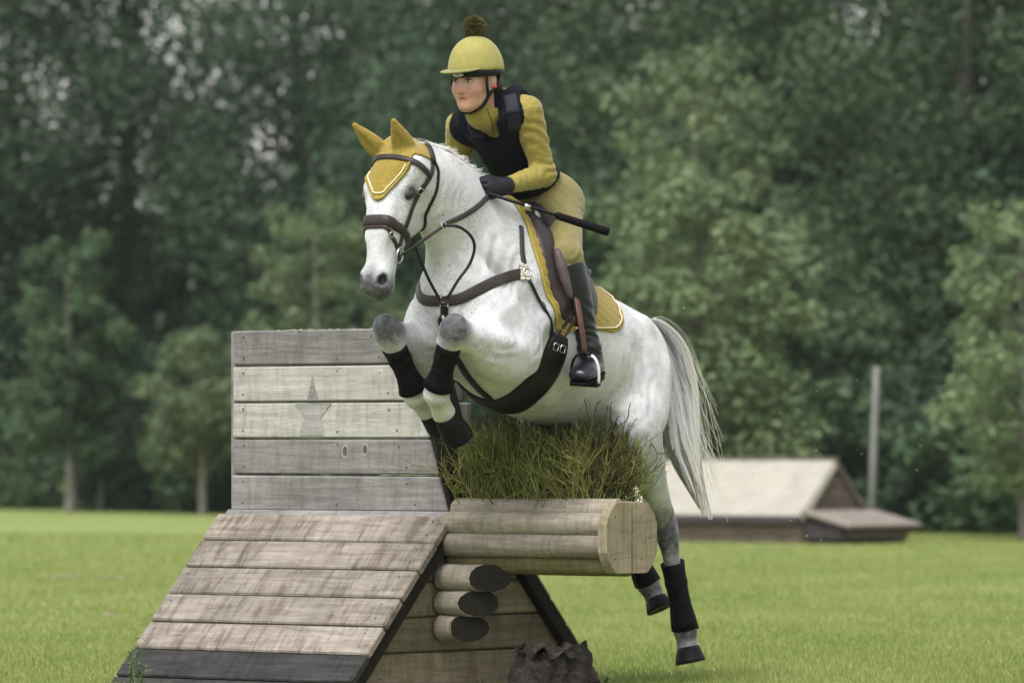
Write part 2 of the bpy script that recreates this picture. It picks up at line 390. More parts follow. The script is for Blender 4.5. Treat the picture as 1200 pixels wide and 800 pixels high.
FO = G(545, CAM_D + 0.24, 0.0)
def FW(a, b, z): return FO + A * a + B * b + Zv * z
fence = empty('cross_country_jump', FO); tag(fence, 'wooden jump with tall board wall, sloping ramp, log roll and brush under the horse', 'horse jump')
def board(name, p0, p1, wdir, width, thick, mat, parent, trim=(0, 0, 0, 0), bev=0.006, jit=0.0015):
    """plank from p0 to p1 along its lower edge; wdir across its face; trim shifts the four face corners along the plank"""
    p0 = np.asarray(p0, float); p1 = np.asarray(p1, float); L = np.linalg.norm(p1 - p0); x = (p1 - p0) / L; y = nrm(wdir - x * (wdir @ x)); z = np.cross(x, y)
    bm = bmesh.new(); vs = []
    t0, t1, t2, t3 = trim
    for zz in (-thick / 2, thick / 2):
        for xx, yy in ((t0, 0), (L + t1, 0), (L + t2, width), (t3, width)):
            vs.append(bm.verts.new((xx - L / 2, yy - width / 2 + random.uniform(-jit, jit), zz + random.uniform(-jit, jit))))
    for f in ((3, 2, 1, 0), (4, 5, 6, 7), (0, 1, 5, 4), (1, 2, 6, 5), (2, 3, 7, 6), (3, 0, 4, 7)): bm.faces.new([vs[i] for i in f])
    bmesh.ops.recalc_face_normals(bm, faces=bm.faces)
    bmesh.ops.bevel(bm, geom=list(bm.edges), offset=bev, segments=1, affect='EDGES', clamp_overlap=True)
    me = bpy.data.meshes.new(name); bm.to_mesh(me); bm.free(); me.materials.append(mat)
    o = bpy.data.objects.new(name, me); COL.objects.link(o)
    c = (p0 + p1) / 2 + y * width / 2
    m = Matrix(((x[0], y[0], z[0], c[0]), (x[1], y[1], z[1], c[1]), (x[2], y[2], z[2], c[2]), (0, 0, 0, 1)))
    o.parent = parent; o.matrix_parent_inverse = parent.matrix_basis.inverted(); o.matrix_basis = m
    return o
def nails(o, pts, r=0.0036):
    """nail heads of one plank, in the plank's own plane"""
    mb = MB()
    for (x, y) in pts:
        n = 8; zf = max(v.co.z for v in o.data.vertices)
        ring = [(x + r * math.cos(2 * math.pi * k / n), y + r * math.sin(2 * math.pi * k / n), zf - 0.004) for k in range(n)]
        top = [(a, b, zf + 0.0012) for a, b, c in ring]
        mb.add(ring + top, [tuple(range(n, 2 * n))] + [(k, (k + 1) % n, n + (k + 1) % n, n + k) for k in range(n)])
    me = bpy.data.meshes.new('nail_heads'); me.from_pydata(mb.v, [], mb.f); me.update(); me.materials.append(M_NAIL)
    q = bpy.data.objects.new('nail_heads', me); COL.objects.link(q); q.parent = o; q['kind'] = 'stuff'
BW = 0.1445
AL, BT, ZT = -1.09, 0.157, 0.63
wall_planks = []
mats = [W_GREY, W_GREY, W_PALE, W_PALE, W_GREY]
for i in range(5):
    z0 = ZT + 0.008 + i * BW
    r0 = 0.035 - 0.235 * i / 5; r1 = 0.035 - 0.235 * (i + 0.94) / 5
    dz = random.uniform(-0.002, 0.002)
    o = board('plank', FW(AL + random.uniform(-0.004, 0.004), BT - 0.02 + random.uniform(-0.002, 0.002), z0), FW(r0, BT - 0.02, z0 + dz), Zv, BW - 0.007, 0.034, mats[i], fence, (0, 0, r1 - r0, 0))
    L = np.linalg.norm(FW(r0, 0, 0) - FW(AL, 0, 0))
    nails(o, [(-L / 2 + 0.06, -0.04), (-L / 2 + 0.06, 0.045), (-L / 2 + 0.56, 0.05 if i % 2 else -0.045), (L / 2 - 0.16, -0.04), (L / 2 - 0.2, 0.04)])
    wall_planks.append((o, L))
# bleached wall with the darker shape of a star that was once nailed on
W_STAR = mat_wood('unbleached_patch', (0.19, 0.183, 0.17), (0.32, 0.31, 0.29), 0.3)
def mark(o, poly, name='star_mark'):
    zf = max(v.co.z for v in o.data.vertices) + 0.0008
    me = bpy.data.meshes.new(name); n = len(poly)
    me.from_pydata([(x, y, zf) for x, y in poly] + [(x, y, zf - 0.003) for x, y in poly], [], [tuple(range(n))] + [(k + n, (k + 1) % n + n, (k + 1) % n, k) for k in range(n)])
    me.update(); me.materials.append(W_STAR); q = bpy.data.objects.new(name, me); COL.objects.link(q); q.parent = o
o3, L3 = wall_planks[3]; o2, L2 = wall_planks[2]
cx3 = -L3 / 2 + 0.430
mark(o3, [(cx3 - 0.030, -0.066), (cx3 + 0.032, -0.066), (cx3 + 0.012, -0.01), (cx3, 0.035), (cx3 - 0.012, -0.01)])
cx2 = -L2 / 2 + 0.430
mark(o2, [(cx2 - 0.094, 0.066), (cx2 - 0.040, 0.010), (cx2 - 0.072, -0.062), (cx2 + 0.062, -0.062), (cx2 + 0.046, 0.010), (cx2 + 0.098, 0.066)])
M_KNOT = simple('knot', (0.07, 0.06, 0.055), 0.8); M_KRING = simple('knot_ring', (0.27, 0.25, 0.23), 0.8)
for o_, kx, ky, rr in ((wall_planks[1][0], 0.060, 0.022, 0.021), (wall_planks[1][0], 0.165, 0.030, 0.020)):
    zf = max(v.co.z for v in o_.data.vertices)
    for nm, m_, sx, hh in (('knot_ring', M_KRING, 1.3, 0.0006), ('knot', M_KNOT, 0.95, 0.0012)):
        n = 14; poly = [(kx + rr * sx * 0.62 * math.cos(2 * math.pi * k / n), ky + rr * sx * math.sin(2 * math.pi * k / n) * random.uniform(0.93, 1.07)) for k in range(n)]
        me = bpy.data.meshes.new(nm); me.from_pydata([(x, y, zf + hh) for x, y in poly] + [(x, y, zf - 0.002) for x, y in poly], [], [tuple(range(n))] + [(k + n, (k + 1) % n + n, (k + 1) % n, k) for k in range(n)])
        me.update(); me.materials.append(m_); q = bpy.data.objects.new(nm, me); COL.objects.link(q); q.parent = o_
# slanted dark cheek board closing the wall's right side, back boards
ce0, ce1 = FW(0.040, BT - 0.06, ZT - 0.01), FW(-0.196, BT - 0.06, ZT + 5 * BW)
board('side_board', ce0 - B * 0.17, ce1 - B * 0.17, B, 0.212, 0.03, W_TAR, fence)
for i in range(5):
    z0 = ZT + 0.008 + i * BW
    board('back_plank', FW(AL, -BT, z0), FW(-0.02 - 0.045 * i, -BT, z0), Zv, BW - 0.007, 0.034, W_GREY, fence)
board('end_board', FW(AL - 0.02, -BT, ZT), FW(AL - 0.02, -BT, ZT + 5 * BW), B, 2 * BT - 0.03, 0.03, W_GREY, fence)
M_LICHEN = simple('lichen', (0.24, 0.245, 0.16), 0.9, var=0.4)
mb = MB()
for k in range(90):
    a_ = random.uniform(AL + 0.05, -0.24) if k > 90 else random.uniform(-0.85, -0.25); c = FW(a_, BT - 0.02 + random.uniform(-0.017, 0.016), ZT + 5 * BW + 0.001); s = random.uniform(0.002, 0.007)
    mb.add([c + np.array([s * math.cos(q * 1.257), s * math.sin(q * 1.257), -0.002]) for q in range(5)] + [c + Zv * s * random.uniform(0.5, 1.1)], [(q, (q + 1) % 5, 5) for q in range(5)])
lo_ = mb.build('lichen', M_LICHEN, fence); lo_['kind'] = 'stuff'
# ledge and sloping ramp
SL = nrm(np.array([0, 0, ZT]) * -1 + B * 0.60)                       # down the slope
RL = math.hypot(ZT, 0.60)
board('ledge_plank', FW(AL - 0.02, BT + 0.030, ZT - 0.045), FW(0.075, BT + 0.030, ZT - 0.045), nrm(Zv * 0.75 - B * 0.62), 0.062, 0.032, W_GREY, fence)
mr_ = [W_RAMP, W_RAMP, W_RAMP, W_RAMP, W_RAMP, W_WET, W_WET, W_WET]
up_ = -SL
for i in range(8):
    s1 = 0.02 + (i + 1) * 0.1455; s0 = s1 - 0.1455 + 0.006
    p = FW(0, BT + 0.012, ZT + 0.004) + SL * s1
    zoff = nrm(np.cross(A, up_)) * (random.uniform(-0.002, 0.002))
    if (p[2]) < -0.25: continue
    o = board('ramp_plank', p + A * (AL - 0.035) + zoff, p + A * (0.095 + random.uniform(-0.004, 0.004)) + zoff, up_, s1 - s0, 0.034, mr_[i], fence)
    L = 1.22
    nails(o, [(-L / 2 + 0.05, 0.03), (L / 2 - 0.06, -0.035), (L / 2 - 0.07, 0.035)])
# back slope (hidden side) and its dark edge
SLb = nrm(np.array([0, 0, -ZT]) - B * 0.60)
for i in range(7):
    s1 = 0.03 + (i + 1) * 0.1455
    p = FW(0, -BT - 0.012, ZT - 0.01) + SLb * s1
    board('back_ramp_plank', p + A * (AL - 0.035), p + A * 0.03, -SLb, 0.1395, 0.034, W_GABLE, fence)
# gable end boards and rim boards
zt = [-0.10, 0.1, 0.236, 0.372, 0.508, 0.62]
def half(z): return BT + (ZT - z) * 0.60 / ZT
for i in range(5):
    z0, z1 = zt[i] - (0.03 if i == 0 else 0), zt[i + 1] - 0.006
    w0, w1 = half(z0) - 0.02, half(z1) - 0.02
    o = board('gable_plank', FW(0.02, w0, z0), FW(0.02, -w0, z0), Zv, z1 - z0, 0.03, W_GABLE, fence, (0, 0, -(w0 - w1), (w0 - w1)))
    nails(o, [(-w1 + 0.1, 0.02), (w1 - 0.12, -0.02), (0.0, 0.03)] if i < 4 else [(0, 0)])
board('rim_board', FW(0.058, BT + 0.022, ZT - 0.012), FW(0.058, BT + 0.022 + 0.70, ZT - 0.012 - 0.735), nrm(-Zv * 0.69 - B * 0.72), 0.07, 0.05, W_TAR, fence)
board('rim_board', FW(0.050, -BT + 0.01, ZT - 0.03), FW(0.050, -BT + 0.01 - 0.70, ZT - 0.03 - 0.735), nrm(-Zv * 0.69 + B * 0.72), 0.06, 0.05, W_TAR, fence)

# log roll
def log(name, p0, p1, r, mat, parent, cut0=None, cut1=None, sides=14, endmat=None):
    p0 = np.asarray(p0, float); p1 = np.asarray(p1, float); L = np.linalg.norm(p1 - p0); x = (p1 - p0) / L
    y = nrm(np.cross(Zv, x)) if abs(x[2]) < 0.9 else np.array([1.0, 0, 0]); z = np.cross(x, y); V = []; ns = 7
    ph = random.uniform(0, 6)
    for i in range(ns):
        t = i / (ns - 1); rr = r * (1 + 0.03 * math.sin(ph + 5 * t))
        for k in range(sides):
            a = 2 * math.pi * k / sides; q = rr * (1 + 0.025 * math.sin(3 * a + ph))
            px_, py_, pz_ = -L / 2 + t * L, q * math.cos(a), q * math.sin(a)
            if i == 0: px_ += 0.008; py_ *= 0.86; pz_ *= 0.86
            if i == 1: px_ = -L / 2 + 0.022
            if i == ns - 1: f_ = 1.0 if endmat else 0.93; px_ -= 0.004; py_ *= f_; pz_ *= f_
            if i == ns - 2: px_ = L / 2 - 0.016; py_ *= 1.0; pz_ *= 1.0
            if cut1 is not None and i >= ns - 2: px_ += cut1 * py_ / r
            V.append((px_, py_, pz_))
    F = [(i * sides + k, i * sides + (k + 1) % sides, (i + 1) * sides + (k + 1) % sides, (i + 1) * sides + k) for i in range(ns - 1) for k in range(sides)]
    F += [tuple(range(sides))[::-1], tuple((ns - 1) * sides + k for k in range(sides))]
    me = bpy.data.meshes.new(name); me.from_pydata(V, [], F); me.update(); me.materials.append(mat)
    sm = np.ones(len(F), bool); sm[-2:] = False; me.polygons.foreach_set('use_smooth', sm)
    if endmat: me.materials.append(endmat); me.polygons[len(F) - 1].material_index = 1; me.polygons[len(F) - 2].material_index = 1
    o = bpy.data.objects.new(name, me); COL.objects.link(o); c = (p0 + p1) / 2
    m = Matrix(((x[0], y[0], z[0], c[0]), (x[1], y[1], z[1], c[1]), (x[2], y[2], z[2], c[2]), (0, 0, 0, 1)))
    o.parent = parent; o.matrix_parent_inverse = parent.matrix_basis.inverted(); o.matrix_basis = m; return o
RC_B, RC_Z, RR = 0.085, 0.545, 0.105       # roll axis in the jump's frame and ring radius
for k in range(8):
    a = R(28 + 45 * k)
    b_, z_ = RC_B + RR * math.cos(a), RC_Z + RR * math.sin(a)
    log('log', FW(0.045, b_, z_), FW(0.865, b_, z_), 0.0475, W_MOSS if k in (5, 6, 7) and k != 7 or k == 7 and False else W_LOG, fence)
# end cap of two thick vertical boards with rounded outline
def cap(bs0, bs1):
    cr_ = 0.166; n = 12; prof = []
    zs = lambda b: min(0.136, math.sqrt(max(0, cr_ ** 2 - b * b)))
    top = [(b, zs(b)) for b in np.linspace(bs0, bs1, n)]; poly = top + [(b, -z) for b, z in reversed(top)]
    V = [FW(0.858, RC_B + b, RC_Z + z) for b, z in poly] + [FW(0.898, RC_B + b * 0.985, RC_Z + z * 0.985) for b, z in poly]
    V = np.array(V) ; m = len(poly); c = V.mean(0)
    F = [tuple(range(m)), tuple(range(2 * m - 1, m - 1, -1))] + [(k, k + m, (k + 1) % m + m, (k + 1) % m) for k in range(m)]
    bm = bmesh.new(); vv = [bm.verts.new(((p - c) @ np.array([0, 0, 1.0]), (p - c) @ B, (p - c) @ A)) for p in V]
    for f in F: bm.faces.new([vv[i] for i in f])
    bmesh.ops.remove_doubles(bm, verts=bm.verts, dist=1e-5); bmesh.ops.recalc_face_normals(bm, faces=bm.faces)
    me = bpy.data.meshes.new('end_board'); bm.to_mesh(me); bm.free(); me.materials.append(W_CAP)
    o = bpy.data.objects.new('end_board', me); COL.objects.link(o)
    x, y, z = Zv, B, A
    m_ = Matrix(((x[0], y[0], z[0], c[0]), (x[1], y[1], z[1], c[1]), (x[2], y[2], z[2], c[2]), (0, 0, 0, 1)))
    o.parent = fence; o.matrix_parent_inverse = fence.matrix_basis.inverted(); o.matrix_basis = m_
    w = (bs1 - bs0) / 2
    nails(o, [(0.08, w * 0.3), (-0.08, w * 0.3), (0.0, -w * 0.4)])
W_CAP = mat_wood('end_cap_board', (0.17, 0.14, 0.092), (0.325, 0.28, 0.195), 0.35)
cap(-0.157, -0.006); cap(0.003, 0.157)
# stepped bracket of three logs with dark cut ends under the roll
for k, (z_, a1) in enumerate(((0.385, 0.175), (0.288, 0.120), (0.191, 0.070))):
    log('bracket_log', FW(0.036, 0.20 , z_), FW(a1 + 0.12, 0.20, z_), 0.053, W_LOG, fence, cut1=0.060, endmat=W_TAR)
# leg under the far end of the roll
log('post', FW(0.80, 0.02, -0.1), FW(0.80, 0.02, 0.40), 0.045, W_TAR, fence) if False else None

# brush: crooked twigs, too many to count
def mat_twig():
    t = NT('brush_twig'); at = t.n('Attribute', attribute_name='tone')
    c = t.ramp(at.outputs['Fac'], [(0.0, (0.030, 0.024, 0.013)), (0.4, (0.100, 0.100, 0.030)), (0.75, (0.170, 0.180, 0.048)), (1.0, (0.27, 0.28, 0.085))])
    t.col(c); t.val('Roughness', 0.75); t.val('Specular IOR Level', 0.2); return t.m
M_TWIG = mat_twig()
TV, TF, TT = [], [], []
def twig(p, d, L, r, depth, g, tone):
    n = 5; pts = [p]; dd = d.copy()
    for i in range(n):
        dd = nrm(dd + g.normal(0, 0.21, 3) + np.array([0, 0, 0.07])); pts.append(pts[-1] + dd * L / n)
    V, F = tube_arrays(pts, np.linspace(r, r * 0.55, n + 1), 3, cap=False)
    b = len(TV); TV.extend(V); TF.extend([tuple(i + b for i in f) for f in F]); TT.extend(np.clip(tone + np.repeat(np.linspace(0.1, -0.35 if depth == 0 else 0.0, n + 1), 3), 0, 1))
    if depth > 0:
        for q in range(g.integers(2, 4)):
            i = g.integers(2, n + 1); nd = nrm(dd + g.normal(0, 0.55, 3)); twig(pts[i], nd, L * g.uniform(0.35, 0.6), r * 0.7, depth - 1, g, tone + g.normal(0, 0.1))
g = np.random.default_rng(3)
for k in range(1700):
    a_ = g.uniform(0.03, 0.70); b_ = g.uniform(-0.24, 0.12); z0 = g.uniform(0.56, 0.66) if k % 3 else g.uniform(0.66, 0.85)
    d = nrm(np.array([0, 0, 1.0]) + A * (g.normal(0, 0.13) + (0.10 if a_ < 0.15 else -0.20 if a_ > 0.62 else 0.0)) + B * g.normal(0, 0.22))
    top = 1.02 + 0.05 * math.sin(a_ * 9) + 0.03 * (a_ > 0.6) - 0.05 * (a_ < 0.12)
    L = (top - z0) * g.uniform(0.62, 0.9) * 0.76
    twig(FW(a_, b_, z0), d, L, g.uniform(0.0019, 0.0033), 1 if k % 4 else 2, g, g.normal(0.68, 0.22))
for k in range(26):       # taller brush behind the wall, under the horse's head
    a_ = g.uniform(-0.50, -0.05); b_ = g.uniform(-0.16, 0.05)
    d = nrm(np.array([0, 0, 1.0]) + A * g.normal(0.1, 0.3) + B * g.normal(0, 0.25))
    twig(FW(a_, b_ - 0.05, g.uniform(0.95, 1.2)), d, g.uniform(0.15, 0.36), g.uniform(0.0010, 0.0017), 2, g, g.normal(0.35, 0.15))
br = mesh_np('brush', np.array(TV), np.array(TF), M_TWIG, fence, True, {'tone': np.array(TT)}); br['kind'] = 'stuff'; br['label'] = 'olive green and brown twiggy brush packed behind the log roll'
# inner twigs coloured dark to stand for the shade inside the hedge
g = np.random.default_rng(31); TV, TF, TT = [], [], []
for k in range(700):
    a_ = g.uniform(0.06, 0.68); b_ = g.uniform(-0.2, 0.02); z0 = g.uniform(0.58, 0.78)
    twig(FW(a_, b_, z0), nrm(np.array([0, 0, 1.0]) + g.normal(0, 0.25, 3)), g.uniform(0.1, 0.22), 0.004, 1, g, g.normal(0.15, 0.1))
b2 = mesh_np('shade_brush', np.array(TV), np.array(TF), M_TWIG, fence, True, {'tone': np.array(TT)}); b2['kind'] = 'stuff'

# stump in the foreground
def mat_stump():
    t = NT('stump_bark'); v = t.coord('Object'); f = t.noise(v, 14, 6, 0.7, 1.0); f2 = t.noise(v, 45, 4, 0.7)
    t.col(t.mix(0.5, t.ramp(f, [(0.3, (0.008, 0.007, 0.006)), (0.55, (0.022, 0.018, 0.015)), (0.8, (0.075, 0.064, 0.054))]), t.ramp(f2, [(0.35, (0.008, 0.007, 0.006)), (0.7, (0.042, 0.036, 0.03))])))
    t.val('Roughness', 0.9); t.val('Specular IOR Level', 0.1); t.bump(t.mix(0.5, f, f2), 1.0, 0.02); return t.m
M_STUMP = mat_stump()
sp = P(645, 800, 1.05); sp[2] = GZ
st_e = empty('tree_stump', sp); tag(st_e, 'dark rotten tree stump in front of the jump at bottom edge', 'stump')
bm = bmesh.new(); bmesh.ops.create_cone(bm, cap_ends=False, segments=56, radius1=0.175, radius2=0.125, depth=0.205)
bmesh.ops.subdivide_edges(bm, edges=[e for e in bm.edges if abs(e.verts[0].co.z - e.verts[1].co.z) > 0.05], cuts=9)
for v in bm.verts:
    p = Vector(v.co); n_ = noise.fractal(Vector((p.x * 9, p.y * 9, p.z * 5 + 4)), 1.0, 2.0, 4); n2 = noise.noise(Vector((p.x * 26, p.y * 26, p.z * 9)))
    rr = math.hypot(p.x, p.y); n3 = noise.fractal(Vector((p.x * 30, p.y * 30, p.z * 22 + 9)), 1.0, 2.0, 4); q = 1 + 0.20 * n_ + 0.06 * n2 + 0.09 * n3; v.co.x *= q; v.co.y *= q; v.co.z += (0.03 * n_ + 0.02 * n3) * (p.z > 0) + 0.10
me = bpy.data.meshes.new('bark'); bm.to_mesh(me); bm.free(); o = link('bark', me, M_STUMP, st_e); o.matrix_parent_inverse.identity()
mb = MB(); NR, NA = 9, 36
for i in range(NR + 1):
    for k in range(NA):
        a = 2 * math.pi * k / NA; r_ = 0.140 * i / NR; x, y = r_ * math.cos(a), r_ * math.sin(a)
        mb.v.append((x, y, 0.200 - 1.1 * r_ * r_ + 0.055 * noise.fractal(Vector((x * 16, y * 16, 8)), 1.0, 2.0, 4) + 0.022 * noise.noise(Vector((x * 40, y * 40, 1)))))
for i in range(NR):
    for k in range(NA): mb.f.append((i * NA + k, (i + 1) * NA + k, (i + 1) * NA + (k + 1) % NA, i * NA + (k + 1) % NA))
o = mb.build('cut_top', M_STUMP, st_e); o.matrix_parent_inverse.identity()

# weeds by the ramp foot
def weed(px, d, n, h, label):
    g = np.random.default_rng(int(px)); e = empty('weed', G(px, d)); tag(e, label, 'weed', 'weeds beside the jump'); mb = MB(); ml = MB()
    for k in range(n):
        a = g.uniform(0, 6.28); hh = h * g.uniform(0.5, 1); l = hh * g.uniform(0.1, 0.5)
        pts = [np.array([0, 0, 0.0]) + g.normal(0, 0.012, 3) * np.array([1, 1, 0]), np.array([math.cos(a) * l * 0.3, math.sin(a) * l * 0.3, hh * 0.6]), np.array([math.cos(a) * l, math.sin(a) * l, hh])]
        mb.add(*tube_arrays(cr(pts, 3), np.linspace(0.0022, 0.001, 7), 3, cap=False))
        for q in range(5):
            t = g.uniform(0.25, 1.0); c = cr(pts, 3)[int(t * 6)]; aa = g.uniform(0, 6.28); s = g.uniform(0.012, 0.03)
            dv = np.array([math.cos(aa), math.sin(aa), 0.5]) * s; w = np.array([-math.sin(aa), math.cos(aa), 0]) * s * 0.22
            ml.add([c, c + dv * 0.5 + w, c + dv, c + dv * 0.5 - w], [(0, 1, 2, 3)])
    for nm, m, ma in (('stems', mb, M_WEED), ('leaves', ml, M_WEED)):
        o = m.build(nm, ma, e); o.matrix_parent_inverse.identity()
M_WEED = simple('weed_green', (0.06, 0.095, 0.022), 0.7, var=0.4, scale=60)
weed(153, 21.9, 7, 0.24, 'thin dark weed stalk at the left foot of the ramp')
weed(165, 21.7, 8, 0.15, 'short leafy weed just right of the thin stalk at the ramp foot')
weed(712, 21.6, 8, 0.09, 'small grassy weed right of the tree stump')

# small mounds of dug earth
M_EARTH = simple('bare_earth', (0.13, 0.115, 0.06), 0.95, var=0.5, scale=30)
for px, d, w, lab in ((78, 38.6, 0.16, 'wide molehill of bare earth at left of the meadow'), (132, 38.3, 0.11, 'second smaller molehill just right of the wide one'), (129, 30.8, 0.06, 'tiny nearest molehill in the left grass')):
    mb = MB(); n = 14
    for i in range(5):
        for k in range(n):
            a = 2 * math.pi * k / n; r_ = w * i / 4 * (1 + 0.25 * noise.noise(Vector((math.cos(a) * 2, math.sin(a) * 2, px))))
            mb.v.append((r_ * math.cos(a) * 1.25, r_ * math.sin(a), 0.03 * math.cos(i / 4 * 1.57) * (1 + 0.5 * noise.noise(Vector((a * 3, i, px)))) - 0.004))
    for i in range(4):
        for k in range(n): mb.f.append((i * n + k, (i + 1) * n + k, (i + 1) * n + (k + 1) % n, i * n + (k + 1) % n))
    o = mb.build('molehill', M_EARTH); o.location = G(px, d * 1.05); o.location.z = gz(o.location.x, o.location.y); tag(o, lab, 'molehill', 'molehills in the meadow')

# ================================================================== small house-shaped jump and pole in the distance
HG = nrm(np.array([0.70, -0.714, 0])); HS = np.array([-HG[1], HG[0], 0])     # gable faces HG; HS points right and away
HO = G(977, 56.0)
def HW(g_, s_, z): return HO + HG * g_ + HS * s_ + Zv * z
house = empty('house_jump', HO); tag(house, 'low wooden house shaped jump with pale roof and porch in the far meadow', 'horse jump')
W_ROOF = mat_wood('pale_felt_roof', (0.25, 0.232, 0.20), (0.36, 0.338, 0.295), 0.2)
W_HB = mat_wood('brown_house_board', (0.085, 0.066, 0.053), (0.16, 0.128, 0.105), 0.4)
W_HD = mat_wood('dark_eave_board', (0.035, 0.03, 0.032), (0.08, 0.07, 0.072), 0.3)
HL, HWd, EZ, RZ = 2.85, 0.47, 0.30, 0.80
sl = nrm(np.array([0, 0, RZ - EZ]) + HS * HWd); sll = math.hypot(RZ - EZ, HWd)
board('roof', HW(-HL, -HWd - 0.05, EZ - 0.04), HW(0.03, -HWd - 0.05, EZ - 0.04), sl, sll + 0.07, 0.03, W_ROOF, house)
sl2 = nrm(np.array([0, 0, RZ - EZ]) - HS * HWd)
board('roof', HW(-HL, HWd + 0.05, EZ - 0.04), HW(0.03, HWd + 0.05, EZ - 0.04), sl2, sll + 0.055, 0.03, W_ROOF, house)
board('ridge_board', HW(-HL, -0.03, RZ + 0.035), HW(0.05, -0.03, RZ + 0.035), HS, 0.07, 0.025, W_HB, house)
board('eave_board', HW(-HL, -HWd - 0.075, EZ - 0.10), HW(0.03, -HWd - 0.075, EZ - 0.10), Zv, 0.075, 0.03, W_HD, house)
board('barge_board', HW(0.045, -HWd - 0.05, EZ - 0.06), HW(0.045, 0.0, RZ + 0.02), nrm(-Zv), 0.05, 0.025, W_ROOF, house)
board('barge_board', HW(0.045, HWd + 0.05, EZ - 0.06), HW(0.045, 0.0, RZ + 0.02), nrm(-Zv), 0.05, 0.025, W_HB, house)
for i in range(3):
    board('wall_plank', HW(-HL + 0.03, -HWd, -0.03 + i * 0.105), HW(0, -HWd, -0.03 + i * 0.105), Zv, 0.099, 0.03, W_HB, house)
    board('wall_plank', HW(-HL + 0.03, HWd, -0.03 + i * 0.105), HW(0, HWd, -0.03 + i * 0.105), Zv, 0.099, 0.03, W_HB, house)
for i in range(7):
    z0 = -0.03 + i * 0.115; z1 = z0 + 0.109
    w0 = HWd - 0.02 if z0 < EZ else HWd * (RZ - z0) / (RZ - EZ) - 0.02; w1 = HWd - 0.02 if z1 < EZ else HWd * (RZ - z1) / (RZ - EZ) - 0.02
    if w1 <= 0.01: w1 = 0.012
    board('gable_plank', HW(0.0, -w0, z0), HW(0.0, w0, z0), Zv, z1 - z0, 0.028, W_HB, house, (0, 0, -(w0 - w1), (w0 - w1)))
# porch
W_PORCH = mat_wood('porch_roof_board', (0.15, 0.13, 0.115), (0.25, 0.222, 0.195), 0.3); PG = 0.55
board('porch_roof', HW(0.03, -HWd - 0.05, 0.315), HW(0.03, HWd + 0.10, 0.315), nrm(HG * PG - Zv * 0.12), PG + 0.1, 0.035, W_PORCH, house)
board('porch_wall', HW(PG, -HWd + 0.05, 0.045), HW(PG, HWd, 0.045), Zv, 0.135, 0.03, W_HB, house)
board('porch_wall', HW(0.03, -HWd + 0.03, 0.045), HW(PG - 0.02, -HWd + 0.03, 0.045), Zv, 0.17, 0.03, W_HD, house)
board('porch_wall', HW(0.03, HWd - 0.02, -0.02), HW(PG - 0.02, HWd - 0.02, -0.02), Zv, 0.2, 0.03, W_HB, house)
board('skid', HW(0.0, -HWd + 0.1, -0.03), HW(PG - 0.1, -HWd + 0.1, -0.03), Zv, 0.06, 0.06, W_HD, house)
board('skid', HW(0.0, HWd - 0.1, -0.03), HW(PG - 0.1, HWd - 0.1, -0.03), Zv, 0.06, 0.06, W_HD, house)
W_POLE = mat_wood('grey_pole', (0.15, 0.147, 0.143), (0.25, 0.246, 0.24), 0.2)
pp = G(1020, 58.5); pt = G(1027.5, 58.5, CAM_H + (HOR - 430) / FPX * 58.5)
mb = MB(); mb.add(*tube_arrays([pp - Zv * 0.2, (pp + pt) / 2, pt - Zv * 0.02, pt], [0.042, 0.039, 0.037, 0.031], 12))
o = mb.build('wooden_pole', W_POLE, None, True); tag(o, 'slim grey upright pole standing behind the small house jump', 'pole')
